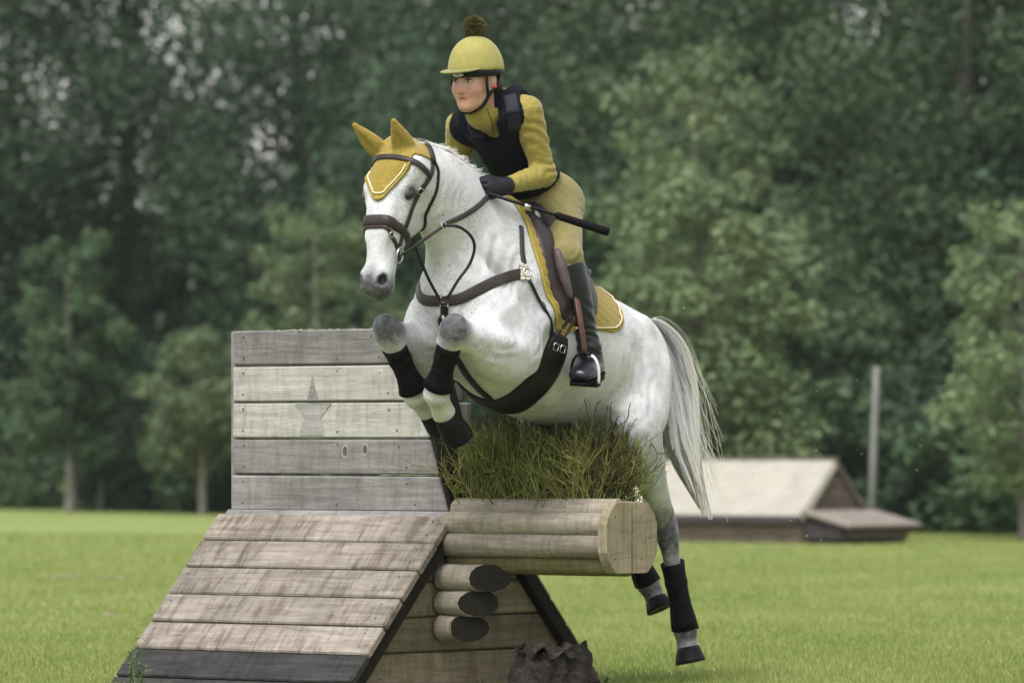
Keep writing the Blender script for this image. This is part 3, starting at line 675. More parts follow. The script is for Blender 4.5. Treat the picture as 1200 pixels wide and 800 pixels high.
# ================================================================== sculpting: smooth distance fields turned into one continuous mesh
class Field:
    def __init__(s, lo, hi, h):
        s.lo = np.array(lo, float); s.h = h; s.n = np.ceil((np.array(hi) - s.lo) / h).astype(int) + 1
        s.d = np.full(s.n, 0.5, np.float32)
    def box(s, lo, hi):
        a = np.clip(np.floor((np.array(lo) - s.lo) / s.h).astype(int), 0, s.n); b = np.clip(np.ceil((np.array(hi) - s.lo) / s.h).astype(int) + 1, 0, s.n)
        return a, b
    def grid(s, a, b):
        ax = [(s.lo[i] + s.h * np.arange(a[i], b[i])).astype(np.float32) for i in range(3)]
        return ax[0][:, None, None], ax[1][None, :, None], ax[2][None, None, :]
    def blend(s, a, b, d, k, sub=False):
        sl = tuple(slice(a[i], b[i]) for i in range(3)); o = s.d[sl]
        if sub:
            h = np.clip(0.5 - 0.5 * (o + d) / k, 0, 1); s.d[sl] = o * (1 - h) - d * h + k * h * (1 - h)
        else:
            h = np.clip(0.5 + 0.5 * (o - d) / k, 0, 1); s.d[sl] = o * (1 - h) + d * h - k * h * (1 - h)
    def ell(s, c, r, fr=None, k=0.03, sub=False):
        """ellipsoid: centre, three radii, frame rows"""
        c = np.asarray(c, float); r = np.asarray(r, float) * np.ones(3); fr = np.eye(3) if fr is None else np.asarray(fr)
        m = r.max() + 0.05 + k; a, b = s.box(c - m, c + m)
        if (b <= a).any(): return
        X, Y, Z = s.grid(a, b); X = X - c[0]; Y = Y - c[1]; Z = Z - c[2]
        q = [(fr[i][0] * X + fr[i][1] * Y + fr[i][2] * Z) for i in range(3)]
        k0 = np.sqrt(sum((q[i] / r[i]) ** 2 for i in range(3))) + 1e-6; k1 = np.sqrt(sum((q[i] / r[i] ** 2) ** 2 for i in range(3))) + 1e-6
        s.blend(a, b, (k0 * (k0 - 1) / k1).astype(np.float32), k, sub)
    def loft(s, st, up, k=0.03, sub=4, grow=0.0, caps=0.8):
        """st rows: x,y,z, side, up, down radii; up: reference up vector (or one per row)"""
        st = np.asarray(st, float)
        if st.shape[1] == 4: st = np.hstack([st[:, :3], st[:, 3:4], st[:, 3:4], st[:, 3:4]])
        Q = cr(st, sub); Q[:, 3:] = np.maximum(Q[:, 3:] + grow, 0.003); n = len(Q)
        up = np.asarray(up, float)
        UU = np.tile(up, (n, 1)) if up.ndim == 1 else cr(up, sub)
        T = np.gradient(Q[:, :3], axis=0); T /= np.linalg.norm(T, axis=1, keepdims=True) + 1e-9
        mr = Q[:, 3:].max(); mg = mr + 0.05 + k
        a0, b0 = s.box(Q[:, :3].min(0) - mg, Q[:, :3].max(0) + mg); tmp = np.full(b0 - a0, 0.5, np.float32)
        for i in range(n - 1):
            r_ = Q[i:i + 2, 3:].max() + 0.045 + k
            a, b = s.box(np.minimum(Q[i, :3], Q[i + 1, :3]) - r_, np.maximum(Q[i, :3], Q[i + 1, :3]) + r_)
            if (b <= a).any(): continue
            X, Y, Z = s.grid(a, b); c0, c1 = Q[i, :3], Q[i + 1, :3]; dv = c1 - c0; L2 = dv @ dv + 1e-12
            X = X - np.float32(c0[0]); Y = Y - np.float32(c0[1]); Z = Z - np.float32(c0[2])
            t = np.clip((X * dv[0] + Y * dv[1] + Z * dv[2]) / L2, 0, 1).astype(np.float32)
            tm = nrm(T[i] + T[i + 1]); u = UU[i] + UU[i + 1]; u = nrm(u - tm * (u @ tm)); sd = np.cross(tm, u)
            X = X - t * np.float32(dv[0]); Y = Y - t * np.float32(dv[1]); Z = Z - t * np.float32(dv[2])
            qa = X * u[0] + Y * u[1] + Z * u[2]; qb = X * sd[0] + Y * sd[1] + Z * sd[2]; qt = X * tm[0] + Y * tm[1] + Z * tm[2]
            rs, ru, rd = [Q[i, 3 + j] + t * (Q[i + 1, 3 + j] - Q[i, 3 + j]) for j in range(3)]
            rv = np.where(qa > 0, ru, rd); rt = np.minimum(rs, rv) * caps
            k0 = np.sqrt((qa / rv) ** 2 + (qb / rs) ** 2 + (qt / rt) ** 2) + 1e-6; k1 = np.sqrt((qa / rv ** 2) ** 2 + (qb / rs ** 2) ** 2 + (qt / rt ** 2) ** 2) + 1e-6
            sl = tuple(slice(a[j] - a0[j], b[j] - a0[j]) for j in range(3))
            tmp[sl] = np.minimum(tmp[sl], k0 * (k0 - 1) / k1)
        s.blend(a0, b0, tmp, k)
    def cut(s, fn, a=None, b=None):
        """intersect with fn(X,Y,Z) <= 0"""
        X, Y, Z = s.grid([0, 0, 0], s.n); s.d = np.maximum(s.d, fn(X, Y, Z).astype(np.float32))
    def samp(s, p):
        q = (np.atleast_2d(p) - s.lo) / s.h; q = np.clip(q, 0, s.n - 1.001); i = q.astype(int); f = (q - i)
        o = 0
        for dx in (0, 1):
            for dy in (0, 1):
                for dz in (0, 1):
                    w = (f[:, 0] if dx else 1 - f[:, 0]) * (f[:, 1] if dy else 1 - f[:, 1]) * (f[:, 2] if dz else 1 - f[:, 2])
                    o = o + w * s.d[i[:, 0] + dx, i[:, 1] + dy, i[:, 2] + dz]
        return o
    def gradn(s, p):
        p = np.atleast_2d(p); e = s.h * 1.5; g = np.stack([s.samp(p + np.eye(3)[i] * e) - s.samp(p - np.eye(3)[i] * e) for i in range(3)], 1)
        return g / (np.linalg.norm(g, axis=1, keepdims=True) + 1e-9)
    def snap(s, p, off=0.0, it=12):
        p = np.atleast_2d(np.array(p, float)).copy()
        for _ in range(it): p -= 0.8 * (s.samp(p) - off)[:, None] * s.gradn(p)
        return p
    def cast(s, o, d, off=0.0, tmax=3.0, n=700):
        """first point along o + t d where the field falls to off"""
        d = nrm(d); t = np.linspace(0, tmax, n); v = s.samp(o + t[:, None] * d) - off; h = np.where(v < 0)[0]
        if len(h) == 0: return None
        i = h[0]
        if i == 0: return np.array(o, float)
        tt = t[i - 1] + (t[i] - t[i - 1]) * v[i - 1] / (v[i - 1] - v[i]); return o + tt * d
    def see(s, px, py, off=0.0):
        """point of the surface seen at a pixel of the photograph"""
        o = P(px, py, 2.0); e = P(px, py, -2.0); return s.cast(o, e - o, off, np.linalg.norm(e - o), 1600)
    def mesh(s):
        d = s.d; n = d.shape; S = d < 0
        c = np.zeros([k - 1 for k in n], np.uint8)
        for dx in (0, 1):
            for dy in (0, 1):
                for dz in (0, 1): c += S[dx:n[0] - 1 + dx, dy:n[1] - 1 + dy, dz:n[2] - 1 + dz]
        act = (c > 0) & (c < 8); ac = np.argwhere(act); idx = np.full(act.shape, -1, np.int32); idx[act] = np.arange(len(ac), dtype=np.int32)
        acc = np.zeros((len(ac), 3)); cnt = np.zeros(len(ac))
        cor = [(x, y, z) for x in (0, 1) for y in (0, 1) for z in (0, 1)]
        for i in range(8):
            for j in range(i + 1, 8):
                p, q = np.array(cor[i]), np.array(cor[j])
                if np.abs(p - q).sum() != 1: continue
                a = d[tuple((ac + p).T)].astype(float); b = d[tuple((ac + q).T)].astype(float); m = (a < 0) != (b < 0)
                t = np.where(m, a / np.where(m, a - b, 1), 0); acc += np.where(m[:, None], p + t[:, None] * (q - p), 0); cnt += m
        V = s.lo + s.h * (ac + acc / np.maximum(cnt, 1)[:, None]); Fs = []
        for ax in range(3):
            o1, o2 = [(1, 2), (2, 0), (0, 1)][ax]
            sa = [slice(0, n[i] - 1) if i == ax else slice(1, n[i] - 1) for i in range(3)]; sb = list(sa); sb[ax] = slice(1, n[ax])
            ch = S[tuple(sa)] != S[tuple(sb)]; e = np.argwhere(ch)
            for i in range(3):
                if i != ax: e[:, i] += 1
            ins = S[tuple(e.T)]; e1 = np.zeros(3, int); e1[o1] = 1; e2 = np.zeros(3, int); e2[o2] = 1
            q = np.stack([idx[tuple((e - e1 - e2).T)], idx[tuple((e - e2).T)], idx[tuple(e.T)], idx[tuple((e - e1).T)]], 1)
            q[~ins] = q[~ins][:, ::-1]; Fs.append(q)
        return V, np.concatenate(Fs)
def smooth_mesh(V, F, it=2, lam=0.5):
    E = np.concatenate([F[:, [0, 1]], F[:, [1, 2]], F[:, [2, 3]], F[:, [3, 0]]]); E = np.concatenate([E, E[:, ::-1]])
    n = np.bincount(E[:, 0], minlength=len(V))[:, None]
    for _ in range(it):
        s_ = np.stack([np.bincount(E[:, 0], V[E[:, 1], i], minlength=len(V)) for i in range(3)], 1); V = V + lam * (s_ / np.maximum(n, 1) - V)
    return V
def sstep(x, a, b): t = np.clip((x - a) / (b - a), 0, 1); return t * t * (3 - 2 * t)

def folds(V, N, spots):
    """soft creases: ripples across a direction, fading with distance from each spot"""
    d = np.zeros(len(V))
    for c, ax, wl, amp, rad_ in spots:
        q = V - c; r_ = np.linalg.norm(q, axis=1); ax = nrm(ax); o1 = nrm(np.cross(ax, [0.3, 0.5, 0.8])); o2 = np.cross(ax, o1)
        a_, b_, c_ = q @ ax / wl, q @ o1 / (wl * 3.2), q @ o2 / (wl * 3.2)
        w = np.sin(2 * math.pi * (a_ + 0.55 * np.sin(5.1 * b_ + 1.3) + 0.5 * np.sin(4.3 * c_ + 0.4))) * (0.55 + 0.45 * np.sin(7.7 * b_ + 3.1 * c_ + 2.1 * a_))
        d += amp * (np.abs(w) ** 0.8 * np.sign(w)) * np.exp(-(r_ / rad_) ** 2)
    return V + N * d[:, None]
def vnorm(V, F):
    n = np.cross(V[F[:, 2]] - V[F[:, 0]], V[F[:, 3]] - V[F[:, 1]]); o = np.zeros_like(V)
    for k in range(4): np.add.at(o, F[:, k], n)
    return o / (np.linalg.norm(o, axis=1, keepdims=True) + 1e-12)

# ================================================================== the horse
YAW, PIT = R(31), R(19)
HC = P(634, 412, 0.0)
F0 = np.array([-math.sin(YAW), -math.cos(YAW), 0.0]); HLf = np.array([math.cos(YAW), -math.sin(YAW), 0.0])
HF = F0 * math.cos(PIT) + Zv * math.sin(PIT); HU = -F0 * math.sin(PIT) + Zv * math.cos(PIT)
def H(u, v, w): return HC + HF * u + HLf * v + HU * w
HFR = np.array([HF, HLf, HU])
HEADP = R(73)
HHO = P(458, 174, 0.80); HS_ = 0.875
hX = F0 * math.cos(HEADP) - Zv * math.sin(HEADP); hY = HLf; hZ = F0 * math.sin(HEADP) + Zv * math.cos(HEADP)
def HD(a, b, c): return HHO + (hX * a + hY * b + hZ * c) * HS_
HDF = np.array([hX, hY, hZ])
hf = Field((-0.80, -1.25, -0.06), (1.00, 1.15, 2.28), 0.0085)
def stn(fn, rows): return [np.concatenate([fn(r[0], r[1], r[2]), r[3:]]) for r in rows]
# barrel and quarters: u, v, w, half width, up, down
hf.loft(stn(H, [(-0.71, 0, 0.08, 0.10, 0.15, 0.12), (-0.64, 0, 0.08, 0.18, 0.22, 0.20), (-0.52, 0, 0.08, 0.235, 0.275, 0.25), (-0.38, 0, 0.07, 0.275, 0.285, 0.245), (-0.2, 0, 0.04, 0.295, 0.285, 0.27),
                (0.0, 0, 0.02, 0.29, 0.305, 0.295), (0.18, 0, 0.02, 0.268, 0.37, 0.315), (0.33, 0, 0.02, 0.232, 0.42, 0.315), (0.48, 0, 0.02, 0.203, 0.37, 0.29), (0.60, 0, 0.0, 0.175, 0.27, 0.235), (0.67, 0, -0.02, 0.14, 0.17, 0.16)]), HU, k=0.02, sub=6)
# neck
NKUP = nrm(HU * 0.95 - HF * 0.25)
hf.loft(stn(H, [(0.36, 0, 0.14, 0.13, 0.25, 0.28), (0.52, 0, 0.19, 0.13, 0.24, 0.28), (0.70, 0, 0.25, 0.115, 0.205, 0.22), (0.88, 0, 0.30, 0.098, 0.155, 0.17), (1.02, 0, 0.325, 0.085, 0.105, 0.14), (1.13, 0, 0.325, 0.068, 0.06, 0.09)]), NKUP, k=0.08)
# crest under the mane
hf.loft(stn(H, [(0.34, 0, 0.40, 0.045), (0.52, 0, 0.415, 0.04), (0.70, 0, 0.43, 0.035), (0.92, 0, 0.435, 0.03), (1.06, 0, 0.40, 0.026), (1.12, 0, 0.36, 0.024)]), HU, k=0.06)
# head: along, side, out; half width, face side, jaw side
hf.loft(stn(HD, [(-0.02, 0, -0.075, 0.066, 0.065, 0.08), (0.07, 0, -0.08, 0.085, 0.09, 0.11), (0.16, 0, -0.08, 0.096, 0.098, 0.13), (0.26, 0, -0.08, 0.083, 0.095, 0.135), (0.36, 0, -0.075, 0.064, 0.082, 0.105), (0.45, 0, -0.07, 0.053, 0.068, 0.078),
                 (0.53, 0, -0.07, 0.054, 0.058, 0.068), (0.585, 0, -0.075, 0.058, 0.053, 0.06), (0.615, 0, -0.08, 0.046, 0.04, 0.045)]), hZ, k=0.03)
for s in (-1, 1):
    hf.ell(HD(0.21, s * 0.062, -0.135), (0.115, 0.035, 0.095), HDF, 0.03)                    # cheek
    hf.ell(HD(0.165, s * 0.086, -0.022), (0.042, 0.024, 0.030), HDF, 0.02)                   # brow over the eye
    hf.ell(HD(0.205, s * 0.086, -0.045), (0.036, 0.022, 0.024), HDF, 0.02)
    hf.loft(stn(HD, [(0.22, s * 0.082, -0.055, 0.016), (0.32, s * 0.064, -0.058, 0.013), (0.40, s * 0.05, -0.06, 0.009)]), hZ, k=0.02)   # facial crest
    hf.ell(HD(0.575, s * 0.042, -0.040), (0.046, 0.026, 0.036), HDF, 0.025)                  # nostril wings
    hf.ell(HD(0.30, s * 0.045, 0.0), (0.10, 0.015, 0.012), HDF, 0.03)
    # ears
    e0 = HD(0.01, s * 0.063, -0.03)
    tip = P(461, 141, 0.89) if s > 0 else P(415, 146, 0.80)
    ed = tip - e0; el_ = np.linalg.norm(ed); ed /= el_
    fw = nrm(hZ * 0.35 + F0 * 0.65 + HLf * s * 0.25); fw = nrm(fw - ed * (fw @ ed))
    hf.loft([np.concatenate([e0 + ed * el_ * t, [w, w * 0.55, w * 0.55]]) for t, w in ((0, 0.030), (0.22, 0.037), (0.45, 0.032), (0.7, 0.020), (0.88, 0.009), (1.0, 0.004))], fw, k=0.015)
    hf.ell(e0 + ed * el_ * 0.56 + fw * 0.030, (0.020, 0.022, 0.40 * el_), np.array([np.cross(ed, fw), fw, ed]), 0.008, sub=True)
    hf.loft([np.concatenate([e0 + ed * el_ * t + fw * w * 0.62, [w * 0.6, w * 0.4, w * 0.4]]) for t, w in ((0.32, 0.03), (0.5, 0.036), (0.72, 0.026), (0.88, 0.012))], fw, k=0.006) if False else None
hf.ell(HD(0.575, 0, -0.135), (0.045, 0.034, 0.028), HDF, 0.02)                               # chin
hf.ell(HD(0.605, 0, -0.095), (0.03, 0.042, 0.03), HDF, 0.02)                                 # lips
for s in (-1, 1):
    hf.ell(HD(0.583, s * 0.052, -0.022), (0.027, 0.016, 0.018), np.array([nrm(hX + hZ * 0.45), hY, nrm(hZ - hX * 0.45)]), 0.008, sub=True)   # nostrils
hf.ell(HD(0.612, 0, -0.118), (0.035, 0.06, 0.0045), HDF, 0.006, sub=True)                    # mouth line
# shoulders, chest, forearm roots
for s in (-1, 1):
    hf.ell(H(0.44, s * 0.14, 0.03), (0.115, 0.075, 0.28), np.array([nrm(HF + HU * 0.42), HLf, nrm(HU - HF * 0.42)]), 0.07)
    hf.ell(H(0.60, s * 0.12, -0.10), (0.105, 0.10, 0.15), HFR, 0.05)
    hf.ell(H(0.50, s * 0.15, -0.13), (0.12, 0.08, 0.14), HFR, 0.07)
    hf.ell(H(-0.48, s * 0.14, 0.05), (0.19, 0.115, 0.25), HFR, 0.06)
    hf.ell(H(-0.40, s * 0.19, -0.08), (0.13, 0.085, 0.19), HFR, 0.06)
hf.ell(H(0.655, 0, -0.09), (0.05, 0.018, 0.17), HFR, 0.035, sub=True)                        # groove between the chest muscles
for s in (-1, 1):
    hf.loft(stn(H, [(0.30, s * 0.215, 0.10, 0.03), (0.38, s * 0.215, 0.0, 0.045), (0.44, s * 0.205, -0.10, 0.05)]), HU, k=0.035)                       # triceps
    hf.loft(stn(H, [(0.34, s * 0.13, 0.33, 0.02), (0.44, s * 0.185, 0.16, 0.022), (0.58, s * 0.195, -0.02, 0.03), (0.64, s * 0.175, -0.10, 0.035)]), HU, k=0.03)   # spine of the shoulder blade
    hf.ell(H(0.60, s * 0.222, 0.10), (0.16, 0.025, 0.04), np.array([nrm(HF + HU * 0.9), HLf, nrm(HU - HF * 0.9)]), 0.06, sub=True)      # hollow before the shoulder
    hf.ell(H(0.78, s * 0.145, 0.15), (0.20, 0.03, 0.022), np.array([nrm(HF + HU * 0.45), HLf, nrm(HU - HF * 0.45)]), 0.035, sub=True)   # jugular groove
    hf.ell(H(-0.27, s * 0.315, 0.10), (0.07, 0.035, 0.10), HFR, 0.05, sub=True)                # flank hollow
    hf.ell(H(-0.36, s * 0.215, 0.235), (0.05, 0.035, 0.04), HFR, 0.05)                         # point of hip
    hf.loft(stn(H, [(-0.50, s * 0.255, 0.12, 0.02), (-0.45, s * 0.265, -0.02, 0.03), (-0.38, s * 0.255, -0.14, 0.03)]), HU, k=0.04)   # thigh muscle
    hf.ell(H(0.655, s * 0.085, -0.13), (0.055, 0.065, 0.085), HFR, 0.03)                       # breast muscles
J = {}
J['lf_elbow'] = H(0.49, 0.175, -0.20); J['lf_knee'] = P(531, 387, 0.86); J['lf_fet'] = P(511, 461, 0.70); J['lf_past'] = P(520, 484, 0.63); J['lf_hoof'] = P(530, 505, 0.57)
J['rf_elbow'] = H(0.49, -0.165, -0.20); J['rf_knee'] = P(454, 388, 0.72); J['rf_fet'] = P(488, 464, 0.56); J['rf_past'] = P(501, 480, 0.49); J['rf_hoof'] = P(510, 494, 0.44)
def cc_(p, *r): return np.concatenate([p, r])
def foreleg(e, k, f, p, kf):
    tdir = nrm(k - e); up = nrm(HU - tdir * (HU @ tdir))
    a = e + (k - e) * 0.55
    root = e - tdir * 0.06 + HU * 0.05 + HF * 0.02
    hf.loft([np.concatenate([root, [0.10, 0.12, 0.12]]), np.concatenate([e + tdir * 0.03, [0.098, 0.115, 0.115]]), np.concatenate([e + tdir * 0.16, [0.082, 0.09, 0.098]]), np.concatenate([a, [0.068, 0.072, 0.078]]),
             np.concatenate([k - tdir * 0.09, [0.062, 0.060, 0.060]]), np.concatenate([k, [0.054, 0.052, 0.050]])], up, k=0.022)
    sdv = np.cross(tdir, up)
    for s_, o_ in ((1, 0.4), (-1, 0.2), (0.2, 0.9)): hf.loft([cc_(e + tdir * 0.05 + (sdv * s_ + up * o_) * 0.075, 0.03), cc_(e + tdir * 0.17 + (sdv * s_ + up * o_) * 0.062, 0.032), cc_(k - tdir * 0.11 + (sdv * s_ + up * o_) * 0.038, 0.02), cc_(k - tdir * 0.03 + (sdv * s_ + up * o_) * 0.03, 0.016)], up, k=0.022)
    cdir = nrm(f - k); mid_ = nrm(tdir - cdir)
    kf_ = nrm(tdir - cdir * (tdir @ cdir))
    hf.loft([cc_(k - cdir * 0.040, 0.040, 0.030, 0.04), cc_(k - cdir * 0.012, 0.050, 0.038, 0.045), cc_(k + cdir * 0.030, 0.045, 0.043, 0.043), cc_(k + cdir * 0.062, 0.038, 0.037, 0.038), cc_(k + cdir * 0.105, 0.032, 0.031, 0.032)], kf_, k=0.028)
    hf.ell(k + kf_ * 0.070 + cdir * 0.005, (0.035, 0.030, 0.05), np.array([sdv, kf_, cdir]), 0.02, sub=True)
    for s_ in (-1, 1): hf.ell(k + sdv * s_ * 0.036 - cdir * 0.012, (0.018, 0.022, 0.020), np.array([sdv, kf_, cdir]), 0.015); hf.ell(k + sdv * s_ * 0.034 + cdir * 0.058 + kf_ * 0.02, (0.012, 0.018, 0.020), np.array([sdv, kf_, cdir]), 0.015)
    c = f - k; cl = np.linalg.norm(c); c /= cl
    hf.loft([np.concatenate([k + c * 0.02, [0.048, 0.045, 0.045]]), np.concatenate([k + c * 0.09, [0.032, 0.032, 0.032]]), np.concatenate([k + c * cl * 0.6, [0.026, 0.028, 0.028]]), np.concatenate([f - c * 0.045, [0.031, 0.032, 0.033]]), np.concatenate([f, [0.050, 0.050, 0.050]])], tdir, k=0.02)
    pd = nrm(p - f)
    hf.loft([np.concatenate([f, [0.047, 0.047, 0.047]]), np.concatenate([f + (p - f) * 0.55, [0.042, 0.042, 0.042]]), np.concatenate([p, [0.048, 0.048, 0.048]])], tdir, k=0.02)
foreleg(J['lf_elbow'], J['lf_knee'], J['lf_fet'], J['lf_past'], nrm(np.array([-0.45, -0.65, 0.6])))
foreleg(J['rf_elbow'], J['rf_knee'], J['rf_fet'], J['rf_past'], nrm(np.array([-0.45, -0.65, 0.6])))
J['lh_stif'] = P(739, 474, 0.0); J['lh_hock'] = P(780, 618, -0.36); J['lh_fet'] = P(803, 738, -0.46); J['lh_past'] = P(806, 757, -0.465); J['lh_hoof'] = P(809, 772, -0.46)
J['rh_stif'] = H(-0.40, -0.19, -0.22); J['rh_hock'] = P(716, 590, -0.66); J['rh_fet'] = P(759, 683, -0.78); J['rh_past'] = P(768, 700, -0.78); J['rh_hoof'] = P(773, 711, -0.77)
def hindleg(st, hk, f, p, hip, butt):
    sd = HLf; t1 = nrm(hk - st); c = f - hk; cl = np.linalg.norm(c); c /= cl
    fwd = nrm(np.array([-0.5, -0.8, 0.1]))
    hf.loft([np.concatenate([hip, [0.13, 0.20, 0.18]]), np.concatenate([hip * 0.45 + st * 0.3 + butt * 0.25, [0.12, 0.19, 0.17]]), np.concatenate([st * 0.72 + butt * 0.15 + hk * 0.13, [0.088, 0.13, 0.13]]), np.concatenate([st * 0.55 + hk * 0.45, [0.064, 0.088, 0.088]]),
             np.concatenate([st * 0.25 + hk * 0.75, [0.046, 0.062, 0.06]]), np.concatenate([hk - t1 * 0.035, [0.041, 0.052, 0.056]]), np.concatenate([hk + c * 0.03, [0.042, 0.048, 0.05]])], fwd, k=0.06, sub=6)
    back = -fwd
    hf.loft([np.concatenate([hk - t1 * 0.17 + back * 0.05, [0.016]]), np.concatenate([hk - t1 * 0.065 + back * 0.068, [0.02]]), np.concatenate([hk + c * 0.01 + back * 0.052, [0.024]]), np.concatenate([hk + c * 0.08 + back * 0.03, [0.02]])], sd, k=0.02)   # point of hock
    hf.loft([np.concatenate([hk, [0.044, 0.048, 0.048]]), np.concatenate([hk + c * 0.09, [0.036, 0.043, 0.042]]), np.concatenate([hk + c * cl * 0.55, [0.029, 0.034, 0.034]]), np.concatenate([f - c * 0.04, [0.033, 0.037, 0.037]]), np.concatenate([f, [0.047, 0.049, 0.049]])], fwd, k=0.02)
    hf.loft([np.concatenate([f, [0.045, 0.046, 0.046]]), np.concatenate([f * 0.45 + p * 0.55, [0.039, 0.040, 0.040]]), np.concatenate([p, [0.046, 0.047, 0.047]])], fwd, k=0.02)
hindleg(J['lh_stif'], J['lh_hock'], J['lh_fet'], J['lh_past'], H(-0.44, 0.14, 0.08), H(-0.62, 0.13, -0.06))
hindleg(J['rh_stif'], J['rh_hock'], J['rh_fet'], J['rh_past'], H(-0.44, -0.14, 0.08), H(-0.62, -0.13, -0.06))
hf.loft(stn(H, [(-0.60, 0, 0.27, 0.055), (-0.72, 0, 0.24, 0.045), (-0.79, 0, 0.15, 0.035), (-0.82, 0, 0.02, 0.022)]), HLf, k=0.04)   # dock
# soft wrinkles and veins
V, F = hf.mesh(); V0 = smooth_mesh(V, F, 2); V1 = smooth_mesh(V0, F, 9)
hw_ = (1 - sstep(np.linalg.norm(V0 - HD(0.3, 0, -0.07), axis=1), 0.34, 0.42))[:, None]; V = V0 * hw_ + V1 * (1 - hw_)
N_ = vnorm(V, F)
V = folds(V, N_, [(H(0.38, s * 0.24, -0.14), HF + HU * 0.4, 0.045, 0.0045, 0.11) for s in (-1, 1)] + [(H(0.66, s * 0.15, 0.10), HF * 0.8 + HU * 0.3, 0.06, 0.0040, 0.14) for s in (-1, 1)] +
          [(H(-0.25, s * 0.28, -0.06), HF + HU * 0.5, 0.06, 0.0035, 0.13) for s in (-1, 1)] + [(H(0.98, s * 0.10, 0.22), HF, 0.04, 0.0040, 0.09) for s in (-1, 1)] + [(H(0.66, s * 0.12, -0.14), HLf + HU * 0.4, 0.07, 0.004, 0.13) for s in (-1, 1)] +
          [(J['lf_elbow'] * 0.6 + J['lf_knee'] * 0.4, HU + HLf, 0.05, 0.0035, 0.12), (J['rf_elbow'] * 0.6 + J['rf_knee'] * 0.4, HU + HLf, 0.05, 0.0035, 0.12), (J['lh_stif'] * 0.6 + J['lh_hock'] * 0.4, HLf + HF, 0.06, 0.003, 0.16), (J['lh_hock'], HLf, 0.035, 0.003, 0.07)])
gr_ = np.zeros(len(V)); dk_ = np.zeros(len(V)); pk_ = np.zeros(len(V))
def near(c, r0, r1): return 1 - sstep(np.linalg.norm(V - c, axis=1), r0, r1)
for kn in ('lf_knee', 'rf_knee'): gr_ = np.maximum(gr_, 0.95 * near(J[kn] + np.array([0, -0.02, 0.022]), 0.02, 0.12))
for kn in ('lh_hock', 'rh_hock'): gr_ = np.maximum(gr_, 0.75 * near(J[kn], 0.06, 0.26))
for kn in ('lh_fet', 'rh_fet', 'rf_fet', 'lf_fet'): gr_ = np.maximum(gr_, (0.7 if kn[1] == 'h' else 0.12) * near(J[kn], 0.04, 0.14))
gr_ = np.maximum(gr_, 0.85 * near(HD(0.62, 0, -0.07), 0.045, 0.13))
gr_ = np.maximum(gr_, 0.25 * near(J['lh_stif'] * 0.5 + J['lh_hock'] * 0.5, 0.05, 0.3))
for s in (-1, 1):
    gr_ = np.maximum(gr_, 0.75 * near(HD(0.19, s * 0.1, -0.04), 0.018, 0.05))
    dk_ = np.maximum(dk_, near(HD(0.583, s * 0.050, -0.026), 0.014, 0.030))
dk_ = np.maximum(dk_, 0.6 * near(HD(0.625, 0, -0.115), 0.01, 0.05))
loc = (V - HC) @ HFR.T
gr_ = np.maximum(gr_, 0.22 * (1 - sstep(np.linalg.norm((loc - np.array([0.42, 0.22, -0.05])) * np.array([1, 0.6, 0.7]), axis=1), 0.03, 0.22)))
yel = np.maximum(0.55 * sstep(-(loc[:, 2]), 0.22, 0.36) * (np.abs(loc[:, 0]) < 0.7), 0)  # greenish yellow tint growing towards the underside of the body
def mat_horse():
    t = NT('grey_horse_coat'); v = t.coord('Object', rnd=False)
    ga = t.n('Attribute', attribute_name='grey').outputs['Fac']; da = t.n('Attribute', attribute_name='dark').outputs['Fac']; ya = t.n('Attribute', attribute_name='tint').outputs['Fac']
    n1 = t.noise(v, 5, 5, 0.6); n2 = t.noise(v, 38, 4, 0.7); n3 = t.noise(v, 130, 3, 0.7)
    c = t.ramp(n1, [(0.3, (0.42, 0.42, 0.435)), (0.7, (0.57, 0.567, 0.565))])
    c = t.mix(t.ramp(n2, [(0.42, 0.0), (0.75, 0.40)]), c, (0.42, 0.42, 0.45))
    c = t.mix(t.ramp(t.noise(v, 11, 6, 0.7, 0.6), [(0.44, 0.0), (0.68, 0.75)]), c, (0.32, 0.32, 0.35))
    vo = t.n('TexVoronoi'); vo.inputs['Scale'].default_value = 95; t.l(v, vo.inputs['Vector'])
    fl = t.ramp(vo.outputs['Distance'], [(0.10, 1.0), (0.24, 0.0)])
    fm = t.ramp(t.noise(v, 4.5, 3), [(0.36, 0.15), (0.58, 1.0)])
    fk = t.ramp(t.noise(v, 60, 2), [(0.44, 0.0), (0.56, 1.0)])
    ff = t.mix(1.0, t.mix(1.0, fl, fm, 'MULTIPLY'), fk, 'MULTIPLY')
    fs = t.mix(1.0, t.ramp(t.noise(v, 170, 2, 0.5), [(0.60, 0.0), (0.67, 0.9)]), t.ramp(t.noise(v, 6.5, 3), [(0.40, 0.0), (0.58, 1.0)]), 'MULTIPLY')
    c = t.mix(ff, c, (0.13, 0.115, 0.12)); c = t.mix(fs, c, (0.11, 0.10, 0.105))                                     # flea-bitten flecks
    gy = t.ramp(n2, [(0.3, (0.022, 0.022, 0.028)), (0.7, (0.115, 0.115, 0.13))])
    gk = t.mix(1.0, ga, t.ramp(t.noise(v, 27, 5, 0.7), [(0.32, 0.25), (0.60, 1.0)]), 'MULTIPLY')
    gm = t.ramp(t.mix(0.55, ga, gk), [(0.06, 0.0), (0.62, 1.0)])
    c = t.mix(gm, c, gy)
    c = t.mix(t.ramp(t.mix(1.0, ya, n1, 'MULTIPLY'), [(0.1, 0.0), (0.4, 0.45)]), c, (0.36, 0.36, 0.20))
    c = t.mix(da, c, (0.018, 0.015, 0.016))
    t.col(c); t.val('Roughness', 0.55); t.val('Specular IOR Level', 0.28); t.val('Sheen Weight', 0.12); t.val('Sheen Roughness', 0.4)
    t.bump(t.mix(0.35, t.noise(v, 9, 4, 0.6), t.mix(0.5, n2, n3)), 0.35, 0.008); return t.m
M_HORSE = mat_horse()
